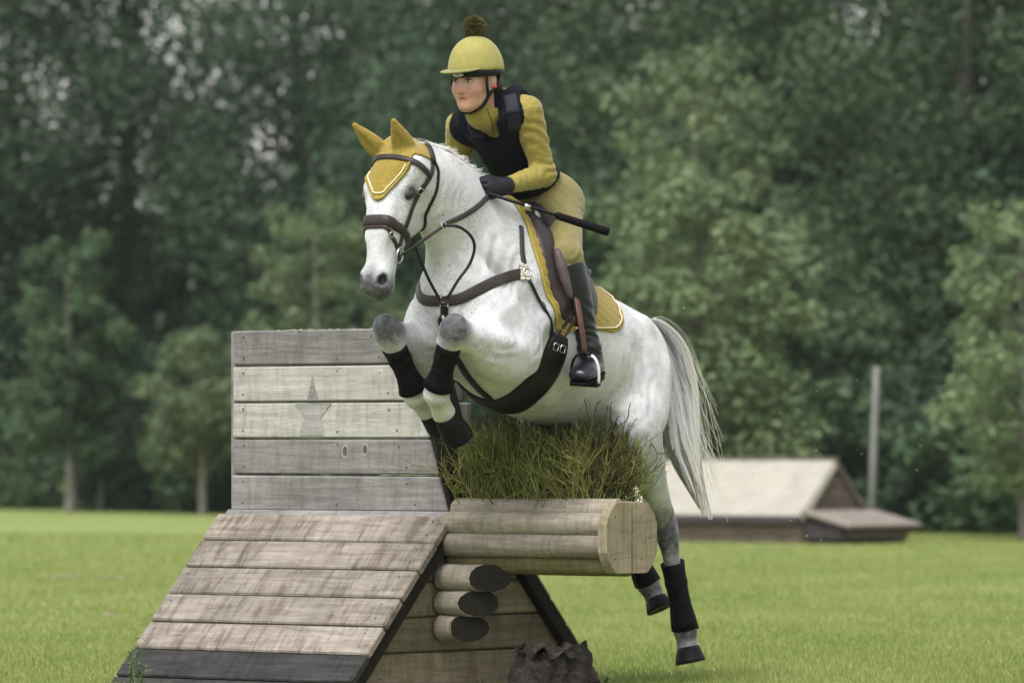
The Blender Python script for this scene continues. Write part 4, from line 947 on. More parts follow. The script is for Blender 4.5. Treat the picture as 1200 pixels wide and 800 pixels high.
horse = mesh_np('horse', V, F, M_HORSE, None, True, {'grey': gr_, 'dark': dk_, 'tint': yel})
tag(horse, 'flea bitten grey horse leaping over the brush with forelegs tucked', 'horse')
# eyes
M_EYE = NT('horse_eye'); M_EYE.col((0.008, 0.006, 0.006)); M_EYE.val('Roughness', 0.06); M_EYE.val('Specular IOR Level', 0.6); M_EYE = M_EYE.m
def ball(name, c, r, fr, mat, parent, seg=16, ring=10):
    bm = bmesh.new(); bmesh.ops.create_uvsphere(bm, u_segments=seg, v_segments=ring, radius=1.0); r = np.ones(3) * r
    for v in bm.verts:
        q = np.asarray(c) + fr[0] * v.co.x * r[0] + fr[1] * v.co.y * r[1] + fr[2] * v.co.z * r[2]; v.co = q
    me = bpy.data.meshes.new(name); bm.to_mesh(me); bm.free(); return link(name, me, mat, parent, True)
for s in (-1, 1):
    c = hf.snap(HD(0.19, s * 0.11, -0.038), -0.0105)[0]
    ball('eye', c, (0.033, 0.020, 0.022), np.array([nrm(hX + hZ * 0.35), hY, nrm(hZ - hX * 0.35)]), M_EYE, horse)
# hooves
M_HOOF = simple('hoof_horn', (0.009, 0.008, 0.008), 0.5, 0.06, var=0.4, scale=25)
def hoof(p, h, front, r=0.055):
    d = nrm(h - p); fr = nrm(front - d * (front @ d)); sd = np.cross(d, fr); L = np.linalg.norm(h - p) + 0.014; n = 20; mb = MB(); rows = []
    for t, q, sh in ((0.05, 0.83, 0.0), (0.3, 0.92, 0.006), (0.9, 1.12, 0.022), (1.0, 1.12, 0.024), (1.0, 0.9, 0.02), (0.9, 0.0, 0.015)):
        for k in range(n):
            a = 2 * math.pi * k / n; rr = r * q * (1 + 0.06 * math.cos(a)); rr *= 0.86 if math.cos(a) < -0.8 else 1
            mb.v.append(tuple(p + d * L * t + fr * (rr * math.cos(a) + sh) + sd * rr * 0.93 * math.sin(a)))
    for i in range(5):
        for k in range(n): mb.f.append((i * n + k, i * n + (k + 1) % n, (i + 1) * n + (k + 1) % n, (i + 1) * n + k))
    mb.f.append(tuple(range(n))[::-1]); o = mb.build('hoof', M_HOOF, horse, True)
hoof(J['lf_past'], J['lf_hoof'], np.array([0.5, -0.6, -0.3]), 0.056); hoof(J['rf_past'], J['rf_hoof'], np.array([0.5, -0.6, -0.3]), 0.052)
hoof(J['lh_past'], J['lh_hoof'], nrm(np.array([-0.1, -0.85, 0.0])), 0.058); hoof(J['rh_past'], J['rh_hoof'], nrm(np.array([0.0, -0.8, 0.0])), 0.056)
def info():
    for nm, p in dict(eyeL=HD(0.19, 0.1, -0.04), eyeR=HD(0.19, -0.1, -0.04), muzz=HD(0.6, 0, -0.05), poll=HHO, lfe=J['lf_elbow'], rfe=J['rf_elbow'], stif=J['lh_stif'], tail=H(-0.72, 0, 0.24), butt=H(-0.7, 0.1, 0.05)).items():
        d = CAM_D + p[1]; print('PX', nm, round(600 + p[0] * FPX / d), round(HOR - (p[2] - CAM_H) * FPX / d), 'dep', round(-p[1], 2))
# ------------------------------------------------------------------ tail and mane (hair of the horse)
def mat_hair():
    t = NT('horse_hair'); at = t.n('Attribute', attribute_name='tone'); 
    t.col(t.ramp(at.outputs['Fac'], [(0.0, (0.12, 0.12, 0.135)), (0.25, (0.34, 0.34, 0.37)), (0.5, (0.66, 0.65, 0.64)), (1.0, (0.62, 0.55, 0.40))]))
    t.val('Roughness', 0.45); t.val('Specular IOR Level', 0.35); return t.m
M_HAIR = mat_hair()
def strands(name, paths, rad, tones, parent, sides=3):
    """paths (n, m, 3); rad (m,); tones (n, m)"""
    paths = np.asarray(paths); n, m, _ = paths.shape
    T = np.gradient(paths, axis=1); T /= np.linalg.norm(T, axis=2, keepdims=True) + 1e-9
    U = np.cross(T, np.array([0.31, 0.9, 0.2])); U /= np.linalg.norm(U, axis=2, keepdims=True) + 1e-9; W = np.cross(T, U)
    rad = np.broadcast_to(np.asarray(rad, float), (n, m))
    V = np.stack([paths + rad[:, :, None] * (math.cos(2 * math.pi * k / sides) * U + math.sin(2 * math.pi * k / sides) * W) for k in range(sides)], 2)
    i = np.arange(n)[:, None, None] * m * sides; j = np.arange(m - 1)[None, :, None] * sides; k = np.arange(sides)[None, None, :]; k2 = (k + 1) % sides
    F = np.stack([i + j + k, i + j + k2, i + j + sides + k2, i + j + sides + k], 3).reshape(-1, 4)
    return mesh_np(name, V.reshape(-1, 3), F, M_HAIR, parent, True, {'tone': np.repeat(tones[:, :, None], sides, 2).ravel()})
g = np.random.default_rng(42)
def tailpaths(n, ctrl_a, ctrl_b, m=18, fly=0.0, locks=46):
    out, ton = [], []
    A_ = cr([P(*q) for q in ctrl_a], 6); B_ = cr([P(*q) for q in ctrl_b], 6)
    LW = np.clip(g.beta(1.2, 1.2, locks), 0.0, 1.0); LE = np.where(g.random(locks) < 0.7, g.uniform(0.80, 1.0, locks), g.uniform(0.5, 0.85, locks)); LD = g.normal(0, 0.035, locks); LP_ = g.uniform(0, 6.28, locks); LT = g.normal(0, 0.10, locks)
    q = np.linspace(0, 1, m)[:, None]
    for i in range(n):
        k = g.integers(locks); w = np.clip(LW[k] + g.normal(0, 0.07), 0, 1); end = LE[k] * g.uniform(0.9, 1.02) if g.random() < 0.9 else g.uniform(0.4, 0.9)
        sp = np.clip(1 - 0.75 * q ** 1.5, 0.2, 1)                       # strands of a lock close up towards its tip
        ww = LW[k] + (w - LW[k]) * sp; 
        s = np.minimum(np.linspace(0, end, m), 1.0) * (len(A_) - 1); i0 = np.minimum(s.astype(int), len(A_) - 2); f = (s - i0)[:, None]
        pa = A_[i0] * (1 - f) + A_[i0 + 1] * f; pb_ = B_[i0] * (1 - f) + B_[i0 + 1] * f; p = pa * (1 - ww) + pb_ * ww
        wav = np.sin(q * 7 + LP_[k]) * q
        p = p + np.concatenate([0.010 * wav, (LD[k] + g.normal(0, 0.012) * sp) * (0.5 + q), 0.004 * wav], 1) + sp * q * g.normal(0, 0.006, 3)
        if fly and g.random() < fly: p += q ** 2 * np.array([g.uniform(0.02, 0.10), 0, g.uniform(-0.02, 0.10)])
        out.append(p); base = 0.0 + 0.82 * q[:, 0] ** 0.9 * end + 0.22 * (w - 0.35) * (q[:, 0] < 0.7); ton.append(np.clip(base + LT[k] + g.normal(0, 0.06), 0, 1))
    return np.array(out), np.array(ton)
ta = [(744, 392, -0.60), (757, 392, -0.68), (768, 430, -0.72), (777, 485, -0.74), (786, 535, -0.74), (806, 575, -0.74), (822, 606, -0.74)]
tb = [(746, 384, -0.60), (768, 374, -0.72), (797, 396, -0.84), (815, 445, -0.90), (822, 500, -0.90), (824, 555, -0.88), (834, 613, -0.85)]
p_, t_ = tailpaths(4200, ta, tb, fly=0.012); strands('tail', p_, np.linspace(0.0012, 0.0006, 18), t_, horse)
p2_, t2_ = tailpaths(16, ta, [(a + 10, b - 6, c) for a, b, c in tb], fly=0.9); p2_ += 0
strands('loose_tail_hairs', p2_, np.linspace(0.0009, 0.0005, 18), np.clip(t2_ + 0.2, 0, 1), horse)
# mane: short fringe along the crest
mp, mt = [], []
for i in range(2600):
    u = g.uniform(0.50, 1.12); s0 = hf.cast(H(u, 0, 0.9), -HU, -0.004)
    side = -1 if g.random() < 0.75 else 1
    p0 = s0 + HLf * g.normal(0, 0.008); d0 = nrm(HU * g.uniform(0.5, 1.0) + HF * g.normal(0.15, 0.25) + HLf * (side * g.uniform(0.1, 0.8)))
    L = g.uniform(0.012, 0.042); pts = []
    d = d0.copy(); p = p0.copy()
    for k in range(6):
        pts.append(p.copy()); d = nrm(d + HLf * side * 0.22 - HU * 0.22); p = p + d * L / 5 * (1.6 if side < 0 else 1)
    mp.append(pts); mt.append(np.clip(np.full(6, 0.55) + g.normal(0, 0.12), 0, 0.75))
strands('mane', np.array(mp), np.linspace(0.0010, 0.0004, 6), np.array(mt), horse)

# ------------------------------------------------------------------ tack
def leather(name, c, rough=0.45, spec=0.25): return simple(name, c, rough, spec, 0.3, 18, bump=0.15, bscale=160)
L_BROWN = leather('brown_leather', (0.026, 0.018, 0.018)); L_BLACK = leather('black_leather', (0.005, 0.005, 0.006), 0.38); L_RED = leather('reddish_leather', (0.075, 0.034, 0.030))
M_STEEL = simple('steel', (0.55, 0.55, 0.56), 0.28, 0.5, 0.1, metal=1.0); M_NEO = simple('black_neoprene', (0.006, 0.006, 0.007), 0.6, 0.05, 0.3, 30, bump=0.2)
M_FLEECE = simple('white_fleece', (0.50, 0.475, 0.40), 0.95, 0.1, 0.25, 90, bump=0.8, bscale=140)
M_MUST = simple('mustard_cotton', (0.245, 0.178, 0.036), 0.85, 0.12, 0.25, 130, bump=0.9, bscale=190, sheen=0.15); M_PIPE = simple('pale_piping', (0.66, 0.56, 0.40), 0.6)
M_OCHRE = simple('ochre_trim', (0.30, 0.235, 0.05), 0.8, 0.2, 0.2, 120, bump=0.4)
def strap(name, pts, nor, width, thick, mat, parent, closed=False, wprof=None):
    pts = np.asarray(pts, float); n = len(pts)
    T = (np.roll(pts, -1, 0) - np.roll(pts, 1, 0)) if closed else np.gradient(pts, axis=0)
    T /= np.linalg.norm(T, axis=1, keepdims=True) + 1e-9
    S = np.cross(T, nor); S /= np.linalg.norm(S, axis=1, keepdims=True) + 1e-9; N = np.cross(S, T)
    prof = [(-0.5, -0.6), (-0.5, 0.35), (-0.38, 0.85), (0.0, 1.0), (0.38, 0.85), (0.5, 0.35), (0.5, -0.6)]; m = len(prof); V = []
    for i in range(n):
        w = width * (wprof[i] if wprof is not None else 1)
        for a, b in prof: V.append(pts[i] + S[i] * a * w + N[i] * b * thick)
    F = []
    for i in range(n if closed else n - 1):
        j = (i + 1) % n
        for k in range(m): F.append((i * m + k, i * m + (k + 1) % m, j * m + (k + 1) % m, j * m + k))
    if not closed: F += [tuple(range(m))[::-1], tuple((n - 1) * m + k for k in range(m))]
    me = bpy.data.meshes.new(name); me.from_pydata([tuple(v) for v in V], [], F); me.update()
    bm = bmesh.new(); bm.from_mesh(me); bmesh.ops.recalc_face_normals(bm, faces=bm.faces); bm.to_mesh(me); bm.free()
    return link(name, me, mat, parent, True)
def on(fld, pts, off=0.002, n=6):
    """smooth path through points, laid on the surface of a field"""
    q = cr(pts, n); q = fld.snap(q, off); q[1:-1] = (q[:-2] + 2 * q[1:-1] + q[2:]) / 4; q = fld.snap(q, off, 4); return q, fld.gradn(q)
def around(fld, c, e1, e2, n=40, off=0.002, a0=0, a1=360, tilt=None, rmax=0.45):
    out = []
    for a in np.linspace(a0, a1, n, endpoint=(a1 - a0) < 360):
        d = math.cos(R(a)) * e1 + math.sin(R(a)) * e2; o = c + d * rmax; h = fld.cast(o, -d, off, rmax, 300)
        out.append(c if h is None else h)
    out = np.array(out); return out, fld.gradn(out)
def buckle(name, c, nrm_, tdir, s, parent, mat=None, w=None):
    sd = nrm(np.cross(tdir, nrm_)); w = w or s; mb = MB()
    q = [c + nrm_ * 0.004 + tdir * s * a + sd * w * b for a, b in ((-1, -1), (-1, 1), (1, 1), (1, -1))]; q.append(q[0]); q.append(q[1])
    mb.add(*tube_arrays(q, 0.0022, 6)); return mb.build(name, mat or M_STEEL, parent, True)
def ringmesh(name, c, n_, r, t, parent, mat=None):
    a = nrm(np.cross(n_, [0.3, 0.2, 0.9])); b = np.cross(n_, a); k = 20
    q = [c + r * (math.cos(2 * math.pi * i / k) * a + math.sin(2 * math.pi * i / k) * b) for i in range(k + 1)]; mb = MB(); mb.add(*tube_arrays(q, t, 6, cap=False)); return mb.build(name, mat or M_STEEL, parent, True)

# ear bonnet: fitted hood over ears and forehead
bf = Field(HHO - np.array([0.24, 0.26, 0.30]), HHO + np.array([0.24, 0.26, 0.22]), 0.0045)
X, Y, Z = bf.grid([0, 0, 0], bf.n); sh = bf.d.shape
PT = np.stack(np.broadcast_arrays(X, Y, Z), -1).reshape(-1, 3).astype(float); dd = hf.samp(PT); LP = (PT - HHO) @ HDF.T / HS_
hwid = np.where(LP[:, 0] > 0.252, -0.05, np.clip((0.250 - LP[:, 0]) * 0.78, 0, 0.118) + 0.006)
reg = np.maximum.reduce([np.abs(LP[:, 1]) - hwid, -(LP[:, 0] + 0.035), -(LP[:, 2] + 0.10)]) * 0.8
earm = (LP[:, 0] < 0.035) & (LP[:, 2] > -0.12) & (LP[:, 0] > -0.3)
backc = ((PT - H(1.06, 0, 0.36)) @ HF)                     # nothing behind the poll
reg = np.where(LP[:, 0] < 0.03, np.maximum(-(backc - 0.02), LP[:, 0] - 0.06), reg)
bd = np.maximum.reduce([dd - 0.0065, -(dd + 0.006), reg]); bf.d = bd.reshape(sh).astype(np.float32)
V, F = bf.mesh(); V = smooth_mesh(V, F, 3)
bonnet = mesh_np('ear_bonnet', V, F, M_MUST, None, True); tag(bonnet, 'mustard yellow crocheted ear bonnet on the head of the horse', 'ear bonnet')
edge = [HD(a, s * 1.0 * (min(0.118, (0.250 - a) * 0.78) + 0.006), 0.03) for s, a in ([(-1, a) for a in (0.075, 0.12, 0.16, 0.20, 0.235)] + [(1, a) for a in (0.235, 0.20, 0.16, 0.12, 0.075)])]
q, nn = on(hf, edge, 0.006, 8)
mb = MB(); cum = np.concatenate([[0], np.cumsum(np.linalg.norm(np.diff(q, axis=0), axis=1))]); Lq = cum[-1]; k = int(Lq / 0.0085)
for s_ in np.linspace(0, Lq, k):
    c = np.array([np.interp(s_, cum, q[:, i]) for i in range(3)])
    bm = bmesh.new(); bmesh.ops.create_icosphere(bm, subdivisions=1, radius=0.0062, matrix=Matrix.Translation(c)); b0 = len(mb.v); mb.v += [tuple(v.co) for v in bm.verts]; bm.verts.index_update(); mb.f += [tuple(v.index + b0 for v in f.verts) for f in bm.faces]; bm.free()
mb.build('scalloped_edge', M_OCHRE, bonnet, True)
edge2 = [HD(a, s * (min(0.118, (0.250 - a) * 0.78) - 0.010), 0.03) for s, a in ([(-1, a) for a in (0.085, 0.12, 0.16, 0.19, 0.212)] + [(1, a) for a in (0.212, 0.19, 0.16, 0.12, 0.085)])]
q, nn = on(hf, edge2, 0.0085, 8); mb = MB(); mb.add(*tube_arrays(q, 0.0028, 6)); mb.build('piping', M_PIPE, bonnet, True)

# bridle
bridle = empty('bridle', HD(0.3, 0, -0.1)); tag(bridle, 'dark brown leather bridle with padded noseband on the head of the horse', 'bridle')
def hring(a_front, a_jaw, off, n=44):
    """loop round the head, tilted so that it sits at a_front on the nose and a_jaw under the jaw"""
    c = HD((a_front + a_jaw) / 2, 0, -0.075); e1 = nrm(HD(a_front, 0, 0.0) - HD(a_jaw, 0, -0.15)); return around(hf, c, e1, hY, n, off, rmax=0.2)
q, nn = hring(0.335, 0.365, 0.003); wp = 1 + 0.25 * np.cos(np.linspace(0, 2 * math.pi, 44, endpoint=False)); strap('noseband', q, nn, 0.032, 0.007, L_BROWN, bridle, True, wp)
q, nn = hring(0.372, 0.475, 0.002); fl_o = strap('flash_strap', q, nn, 0.016, 0.0035, L_BROWN, bridle, True); buckle('buckle', q[5], nn[5], nrm(q[6] - q[4]), 0.010, bridle)
bq = [HD(a, b, c) for a, b, c in ((0.075, -0.115, -0.09), (0.06, -0.105, -0.02), (0.045, -0.055, 0.03), (0.045, 0.0, 0.04), (0.05, 0.055, 0.03), (0.075, 0.105, -0.02), (0.095, 0.115, -0.09))]
q, nn = on(hf, bq, 0.009, 6); strap('browband', q, nn, 0.021, 0.005, L_BROWN, bridle)
for s in (-1, 1):
    cp = [HD(0.06, s * 0.10, -0.10), HD(0.14, s * 0.115, -0.085), HD(0.24, s * 0.10, -0.075), HD(0.34, s * 0.075, -0.08), HD(0.42, s * 0.062, -0.09)]
    q, nn = on(hf, cp, 0.003, 6); strap('cheekpiece', q, nn, 0.020, 0.0035, L_BROWN, bridle); buckle('buckle', q[7], nn[7], nrm(q[8] - q[6]), 0.011, bridle)
    rp = hf.snap(HD(0.445, s * 0.06, -0.10), 0.008)[0]; rn = hf.gradn(rp)[0]; ringmesh('bit_ring', rp, rn, 0.030, 0.0035, bridle)
    J['bitL' if s > 0 else 'bitR'] = rp
    tp_ = [HD(0.05, s * 0.09, -0.115), HD(0.12, s * 0.095, -0.16), HD(0.20, s * 0.085, -0.20), HD(0.25, s * 0.06, -0.235)]
    q, nn = on(hf, tp_, 0.003, 6); strap('throatlatch', q, nn, 0.012, 0.004, L_BLACK, bridle)
    hq = [HD(0.06, s * 0.10, -0.10), HD(-0.0, s * 0.085, -0.12), HD(-0.05, s * 0.03, -0.11), HD(-0.06, 0, -0.10)]
    q, nn = on(hf, hq, 0.010, 5); strap('headpiece', q, nn, 0.024, 0.005, L_BROWN, bridle)

# reins
reins = empty('reins', J['bitL']); tag(reins, 'dark leather reins running from the bit to the gloved hand', 'reins')
HANDL = P(568, 228, 0.47)
rl = cr([J['bitL'] + HLf * 0.012, P(497, 281, 0.86), P(524, 262, 0.74), P(546, 247, 0.63), P(567, 231, 0.50)], 6)
rl2 = hf.snap(rl, 0.012) if False else rl
for i in range(len(rl)):
    dv = hf.samp(rl[i])[0]
    if dv < 0.008: rl[i] = hf.snap(rl[i], 0.008)[0]
wp = np.interp(np.arange(len(rl)), [0, 10, 14, 24], [0.55, 0.6, 1.0, 1.15])
strap('rein', rl, np.tile(nrm(HLf - F0 * 0.2 + Zv * 0.3), (len(rl), 1)), 0.019, 0.004, L_BROWN, reins, False, wp)
rr_ = cr([J['bitR'] - HLf * 0.012, H(0.98, -0.115, 0.20), H(0.80, -0.145, 0.30), H(0.70, -0.12, 0.40), H(0.64, -0.07, 0.455)], 6)
for i in range(len(rr_)):
    if hf.samp(rr_[i])[0] < 0.008: rr_[i] = hf.snap(rr_[i], 0.008)[0]
strap('rein', rr_, np.tile(nrm(-HLf + Zv * 0.3), (len(rr_), 1)), 0.017, 0.004, L_BROWN, reins)

# breastplate with running martingale
bp = empty('breastplate', H(0.75, 0, -0.05)); tag(bp, 'brown leather breastplate with martingale straps across the chest', 'breastplate')
left = [hf.see(*x) for x in ((616, 320), (600, 323), (578, 331), (552, 344), (535, 351))]
LB = lambda p: (np.asarray(p) - HC) @ HFR.T
far = [H(LB(p)[0], -LB(p)[1], LB(p)[2]) for p in left[::-1]]
q, nn = on(hf, left + [H(LB(left[-1])[0] + 0.02, 0, LB(left[-1])[2] - 0.012)] + far, 0.003, 6); strap('breast_strap', q, nn, 0.042, 0.0045, L_BROWN, bp)
pl0 = left[0]; n0 = hf.gradn(pl0)[0]
ringmesh('ring', pl0 + n0 * 0.012, n0, 0.016, 0.0035, bp); 
fb = []
for k in range(170):
    c = pl0 + n0 * 0.004 + np.array([g.uniform(-0.03, 0.012), 0, g.uniform(-0.028, 0.035)]); c = hf.snap(c, 0.006)[0]; fb.append(c)
mb = MB()
for c in fb:
    bm = bmesh.new(); bmesh.ops.create_icosphere(bm, subdivisions=1, radius=g.uniform(0.003, 0.0055), matrix=Matrix.Translation(c)); b0 = len(mb.v); mb.v += [tuple(v.co) for v in bm.verts]; bm.verts.index_update(); mb.f += [tuple(v.index + b0 for v in f.verts) for f in bm.faces]; bm.free()
mb.build('fleece_pad', M_FLEECE, bp, True)
q, nn = on(hf, [pl0 + n0 * 0.01, hf.see(612, 300), hf.see(611, 285), hf.see(610, 266)], 0.004, 5); strap('saddle_strap', q, nn, 0.022, 0.005, L_BROWN, bp)
kp = [hf.see(*x) for x in ((619, 328), (651, 410))]; q = kp[0] + (kp[1] - kp[0]) * np.linspace(0, 1, 21)[:, None]; q = np.where((hf.samp(q) < 0.006)[:, None], hf.snap(q, 0.006), q); q[1:-1] = (q[:-2] + 2 * q[1:-1] + q[2:]) / 4; nn = hf.gradn(q); strap('elastic_strap', q, nn, 0.012, 0.004, L_BLACK, bp)
for i_ in (8, 14): buckle('buckle', q[i_], nn[i_], nrm(q[i_ + 1] - q[i_ - 1]), 0.010, bp, L_BLACK, 0.008)
cb = hf.see(521, 354); ncb = hf.gradn(cb)[0]
buckle('buckle', cb, ncb, Zv, 0.016, bp); buckle('buckle', cb + np.array([0.0, -0.004, 0.012]), ncb, nrm(np.array([1.0, 0, 0.2])), 0.012, bp)
# martingale fork: loop to the rein ring on the left, straight strap on the right
def free(name, pts, w, mat, par, off=0.006):
    c = cr(pts, 7)
    for i in range(len(c)):
        if hf.samp(c[i])[0] < off: c[i] = hf.snap(c[i], off)[0]
    return strap(name, c, np.tile(nrm(np.array([-0.2, -1.0, 0.2])), (len(c), 1)), w, 0.004, mat, par)
rr0 = P(520, 264, 0.765); ringmesh('rein_ring', rr0, nrm(np.array([0.6, -0.6, 0.2])), 0.012, 0.003, bp)
free('martingale_strap', [rr0, P(538, 266, 0.76), P(552, 277, 0.74), P(556, 291, 0.73), P(550, 310, 0.73), P(537, 328, 0.74), P(524, 350, 0.74)], 0.011, L_BLACK, bp)
free('martingale_strap', [P(486, 288, 0.86), P(492, 303, 0.84), P(500, 322, 0.82), P(508, 338, 0.80), P(516, 352, 0.76)], 0.011, L_BLACK, bp)
q, nn = on(hf, [hf.see(521, 357), hf.see(521, 370), H(0.74, 0, -0.16), H(0.70, 0, -0.22), H(0.6, 0, -0.28), H(0.45, 0, -0.33), H(0.3, 0, -0.34)], 0.004, 6); strap('girth_strap', q, nn, 0.030, 0.006, L_BLACK, bp)
q, nn = on(hf, [H(0.73, 0.012, -0.10), H(0.735, 0.022, -0.16), H(0.70, 0.03, -0.22)], 0.006, 5); strap('fleece_lining', q, nn, 0.016, 0.006, M_FLEECE, bp)

# saddle pad
def UA(p): l = LB(p); return l[0], math.degrees(math.atan2(l[1], l[2] - 0.02))
fe = sorted([UA(hf.see(*x))[::-1] for x in ((611, 268), (620, 284), (629, 306), (637, 330), (645, 358), (652, 384))])
pc_ = np.polyfit([a for a, u in fe], [min(u, 0.47) for a, u in fe], 2); fa = list(np.linspace(0, 104, 27)); fu = [float(np.clip(np.polyval(pc_, max(a, fe[0][0])), 0.25, 0.47)) for a in fa]
def front_u(a): return float(np.interp(abs(a), fa, fu))
def rear_u(a): return float(np.interp(abs(a), [0, 40, 62, 70, 76, 80], [-0.20, -0.16, -0.12, -0.085, -0.03, 0.05])) if abs(a) < 80 else float(np.interp(abs(a), [80, 92, 104], [0.05, 0.22, 0.29]))
def rad(u, a, off):
    d = math.cos(R(a)) * HU + math.sin(R(a)) * HLf; c = H(u, 0, 0.02); h = hf.cast(c + d * 0.6, -d, off, 0.6, 240); return c + d * 0.3 if h is None else h
def sheet(name, fu_, ru_, amax, off, thick, mat, parent, nu=26, na=50, bulge=None, amin=None):
    V = []; amin = -amax if amin is None else amin
    for lay in (0, 1):
        for i in range(na):
            a = amin + (amax - amin) * i / (na - 1); f, r_ = fu_(a), ru_(a)
            for j in range(nu):
                u = r_ + (f - r_) * j / (nu - 1); t = thick * (1 if lay else -0.4)
                if lay and bulge: t += bulge(u, a, j / (nu - 1))
                ed = min(j, nu - 1 - j, i if amin == -amax else 9, na - 1 - i)
                if lay and ed == 0: t *= 0.35
                p = rad(u, a, off); V.append(p + hf.gradn(p)[0] * t)
    F = []
    n1 = na * nu
    for i in range(na - 1):
        for j in range(nu - 1):
            k = i * nu + j; F.append((k, k + nu, k + nu + 1, k + 1)); F.append((n1 + k, n1 + k + 1, n1 + k + nu + 1, n1 + k + nu))
    bd = [i * nu for i in range(na)] + [(na - 1) * nu + j for j in range(1, nu)] + [i * nu + nu - 1 for i in range(na - 2, -1, -1)] + [j for j in range(nu - 2, 0, -1)]
    for x, y in zip(bd, bd[1:] + bd[:1]): F.append((x, y, n1 + y, n1 + x))
    me = bpy.data.meshes.new(name); me.from_pydata([tuple(v) for v in V], [], F); me.update()
    bm = bmesh.new(); bm.from_mesh(me); bmesh.ops.recalc_face_normals(bm, faces=bm.faces); bm.to_mesh(me); bm.free()
    o = link(name, me, mat, parent, True); return o, np.array(V[n1:]).reshape(na, nu, 3)
quilt = lambda u, a, t: 0.006 * abs(math.sin(a * 0.42 + u * 14.0)) + 0.0
pad, PV = sheet('saddle_pad', front_u, rear_u, 101, 0.002, 0.008, M_MUST, None, 44, 90, quilt); tag(pad, 'mustard yellow quilted saddle pad under the saddle', 'saddle pad')
bdp = np.concatenate([PV[0, ::-1], PV[:, 0], PV[-1], PV[::-1, -1]])
mb = MB(); mb.add(*tube_arrays(bdp[::2], 0.0065, 6)); mb.build('binding', M_OCHRE, pad, True)
inner = PV[3:-4, 2]; mb = MB(); mb.add(*tube_arrays(inner[::2] + hf.gradn(inner[::2]) * 0.004, 0.0028, 6)); mb.build('piping', M_PIPE, pad, True)

# saddle
saddle = empty('saddle', H(0.15, 0, 0.35)); tag(saddle, 'dark brown leather jumping saddle under the rider', 'saddle')
sf = lambda a: float(np.interp(abs(a), fa, [x - 0.024 for x in fu])); sr = lambda a: float(np.interp(abs(a), [0, 25, 45, 70, 88], [-0.12, -0.06, 0.06, 0.10, 0.17]))
for s in (-1, 1):
    if s > 0: sheet('flap', sf, sr, 90, 0.012, 0.009, L_BROWN, saddle, 18, 40, None, 14)
    else: sheet('flap', lambda a: sf(a), lambda a: sr(a), -14, 0.012, 0.009, L_BROWN, saddle, 18, 40, None, -90)
sb = lambda u, a, t: 0.022 + 0.022 * sstep(np.array(u), 0.22, 0.40) + 0.035 * (1 - sstep(np.array(u), -0.14, 0.0)) - 0.012 * math.cos(R(a * 4))
sheet('seat', lambda a: float(np.interp(abs(a), [0, 10, 26], [0.33, 0.36, 0.33])), lambda a: float(np.interp(abs(a), [0, 14, 26], [-0.14, -0.13, -0.03])), 26, 0.012, 0.012, L_BROWN, saddle, 24, 24, sb)
kr = [rad(0.40 - 0.02, 42, 0.03), rad(0.365, 52, 0.034), rad(0.335, 62, 0.034), rad(0.30, 74, 0.03)]
for s in (-1, 1):
    pts = [p if s > 0 else H(LB(p)[0], -LB(p)[1], LB(p)[2]) for p in kr]; mb = MB(); mb.add(*tube_arrays(cr(pts, 4), [0.012, 0.017, 0.02, 0.021, 0.022, 0.022, 0.022, 0.022, 0.021, 0.019, 0.017, 0.014, 0.009], 10)); mb.build('knee_roll', L_KNEE if False else leather('knee_roll_leather', (0.085, 0.06, 0.062)), saddle, True)
for s in (-1, 1): 
    pd_ = rad(0.40, 18 * s, 0.03); ringmesh('d_ring', pd_, hf.gradn(pd_)[0], 0.014, 0.0035, saddle)
for du, mt_ in ((0.0, L_RED), (0.028, L_BROWN)):
    pts = [rad(0.245 + du * 0.6, 84, 0.02), rad(0.255 + du, 94, 0.012), rad(0.275 + du * 1.2, 107, 0.012)]
    for s in (-1, 1):
        pp_ = [p if s > 0 else H(LB(p)[0], -LB(p)[1], LB(p)[2]) for p in pts]; c = cr(pp_, 4); strap('billet', c, hf.gradn(c), 0.018, 0.004, mt_, saddle)
# girth with wide belly guard
gu = sorted([UA(hf.see(*x))[::-1] for x in ((652, 404), (646, 424), (634, 444), (616, 462), (598, 474))])
ga = np.linspace(103, 257, 60); fold = np.where(ga > 180, 360 - ga, ga)
gu_u = np.interp(fold, [a for a, u in gu] + [180], [u for a, u in gu] + [gu[-1][1] - 0.01])
q = np.array([rad(u, a, 0.004) for u, a in zip(gu_u, ga)]); q[1:-1] = (q[:-2] + 2 * q[1:-1] + q[2:]) / 4; nn = hf.gradn(q)
wp = np.interp(ga, [103, 109, 122, 143, 180, 217, 238, 251, 257], [0.55, 0.75, 0.85, 0.95, 1.15, 0.95, 0.85, 0.75, 0.55])
girth = strap('girth', q, nn, 0.135, 0.012, L_BLACK, None, False, wp); tag(girth, 'wide black girth strap with belly guard around the horse', 'girth')
for i_, w_ in ((4, 0.018), (4, -0.018)):
    T_ = nrm(q[i_ + 1] - q[i_ - 1]); buckle('buckle', q[i_] + np.cross(T_, nn[i_]) * w_ + nn[i_] * 0.012, nn[i_], T_, 0.013, girth, None, 0.012)

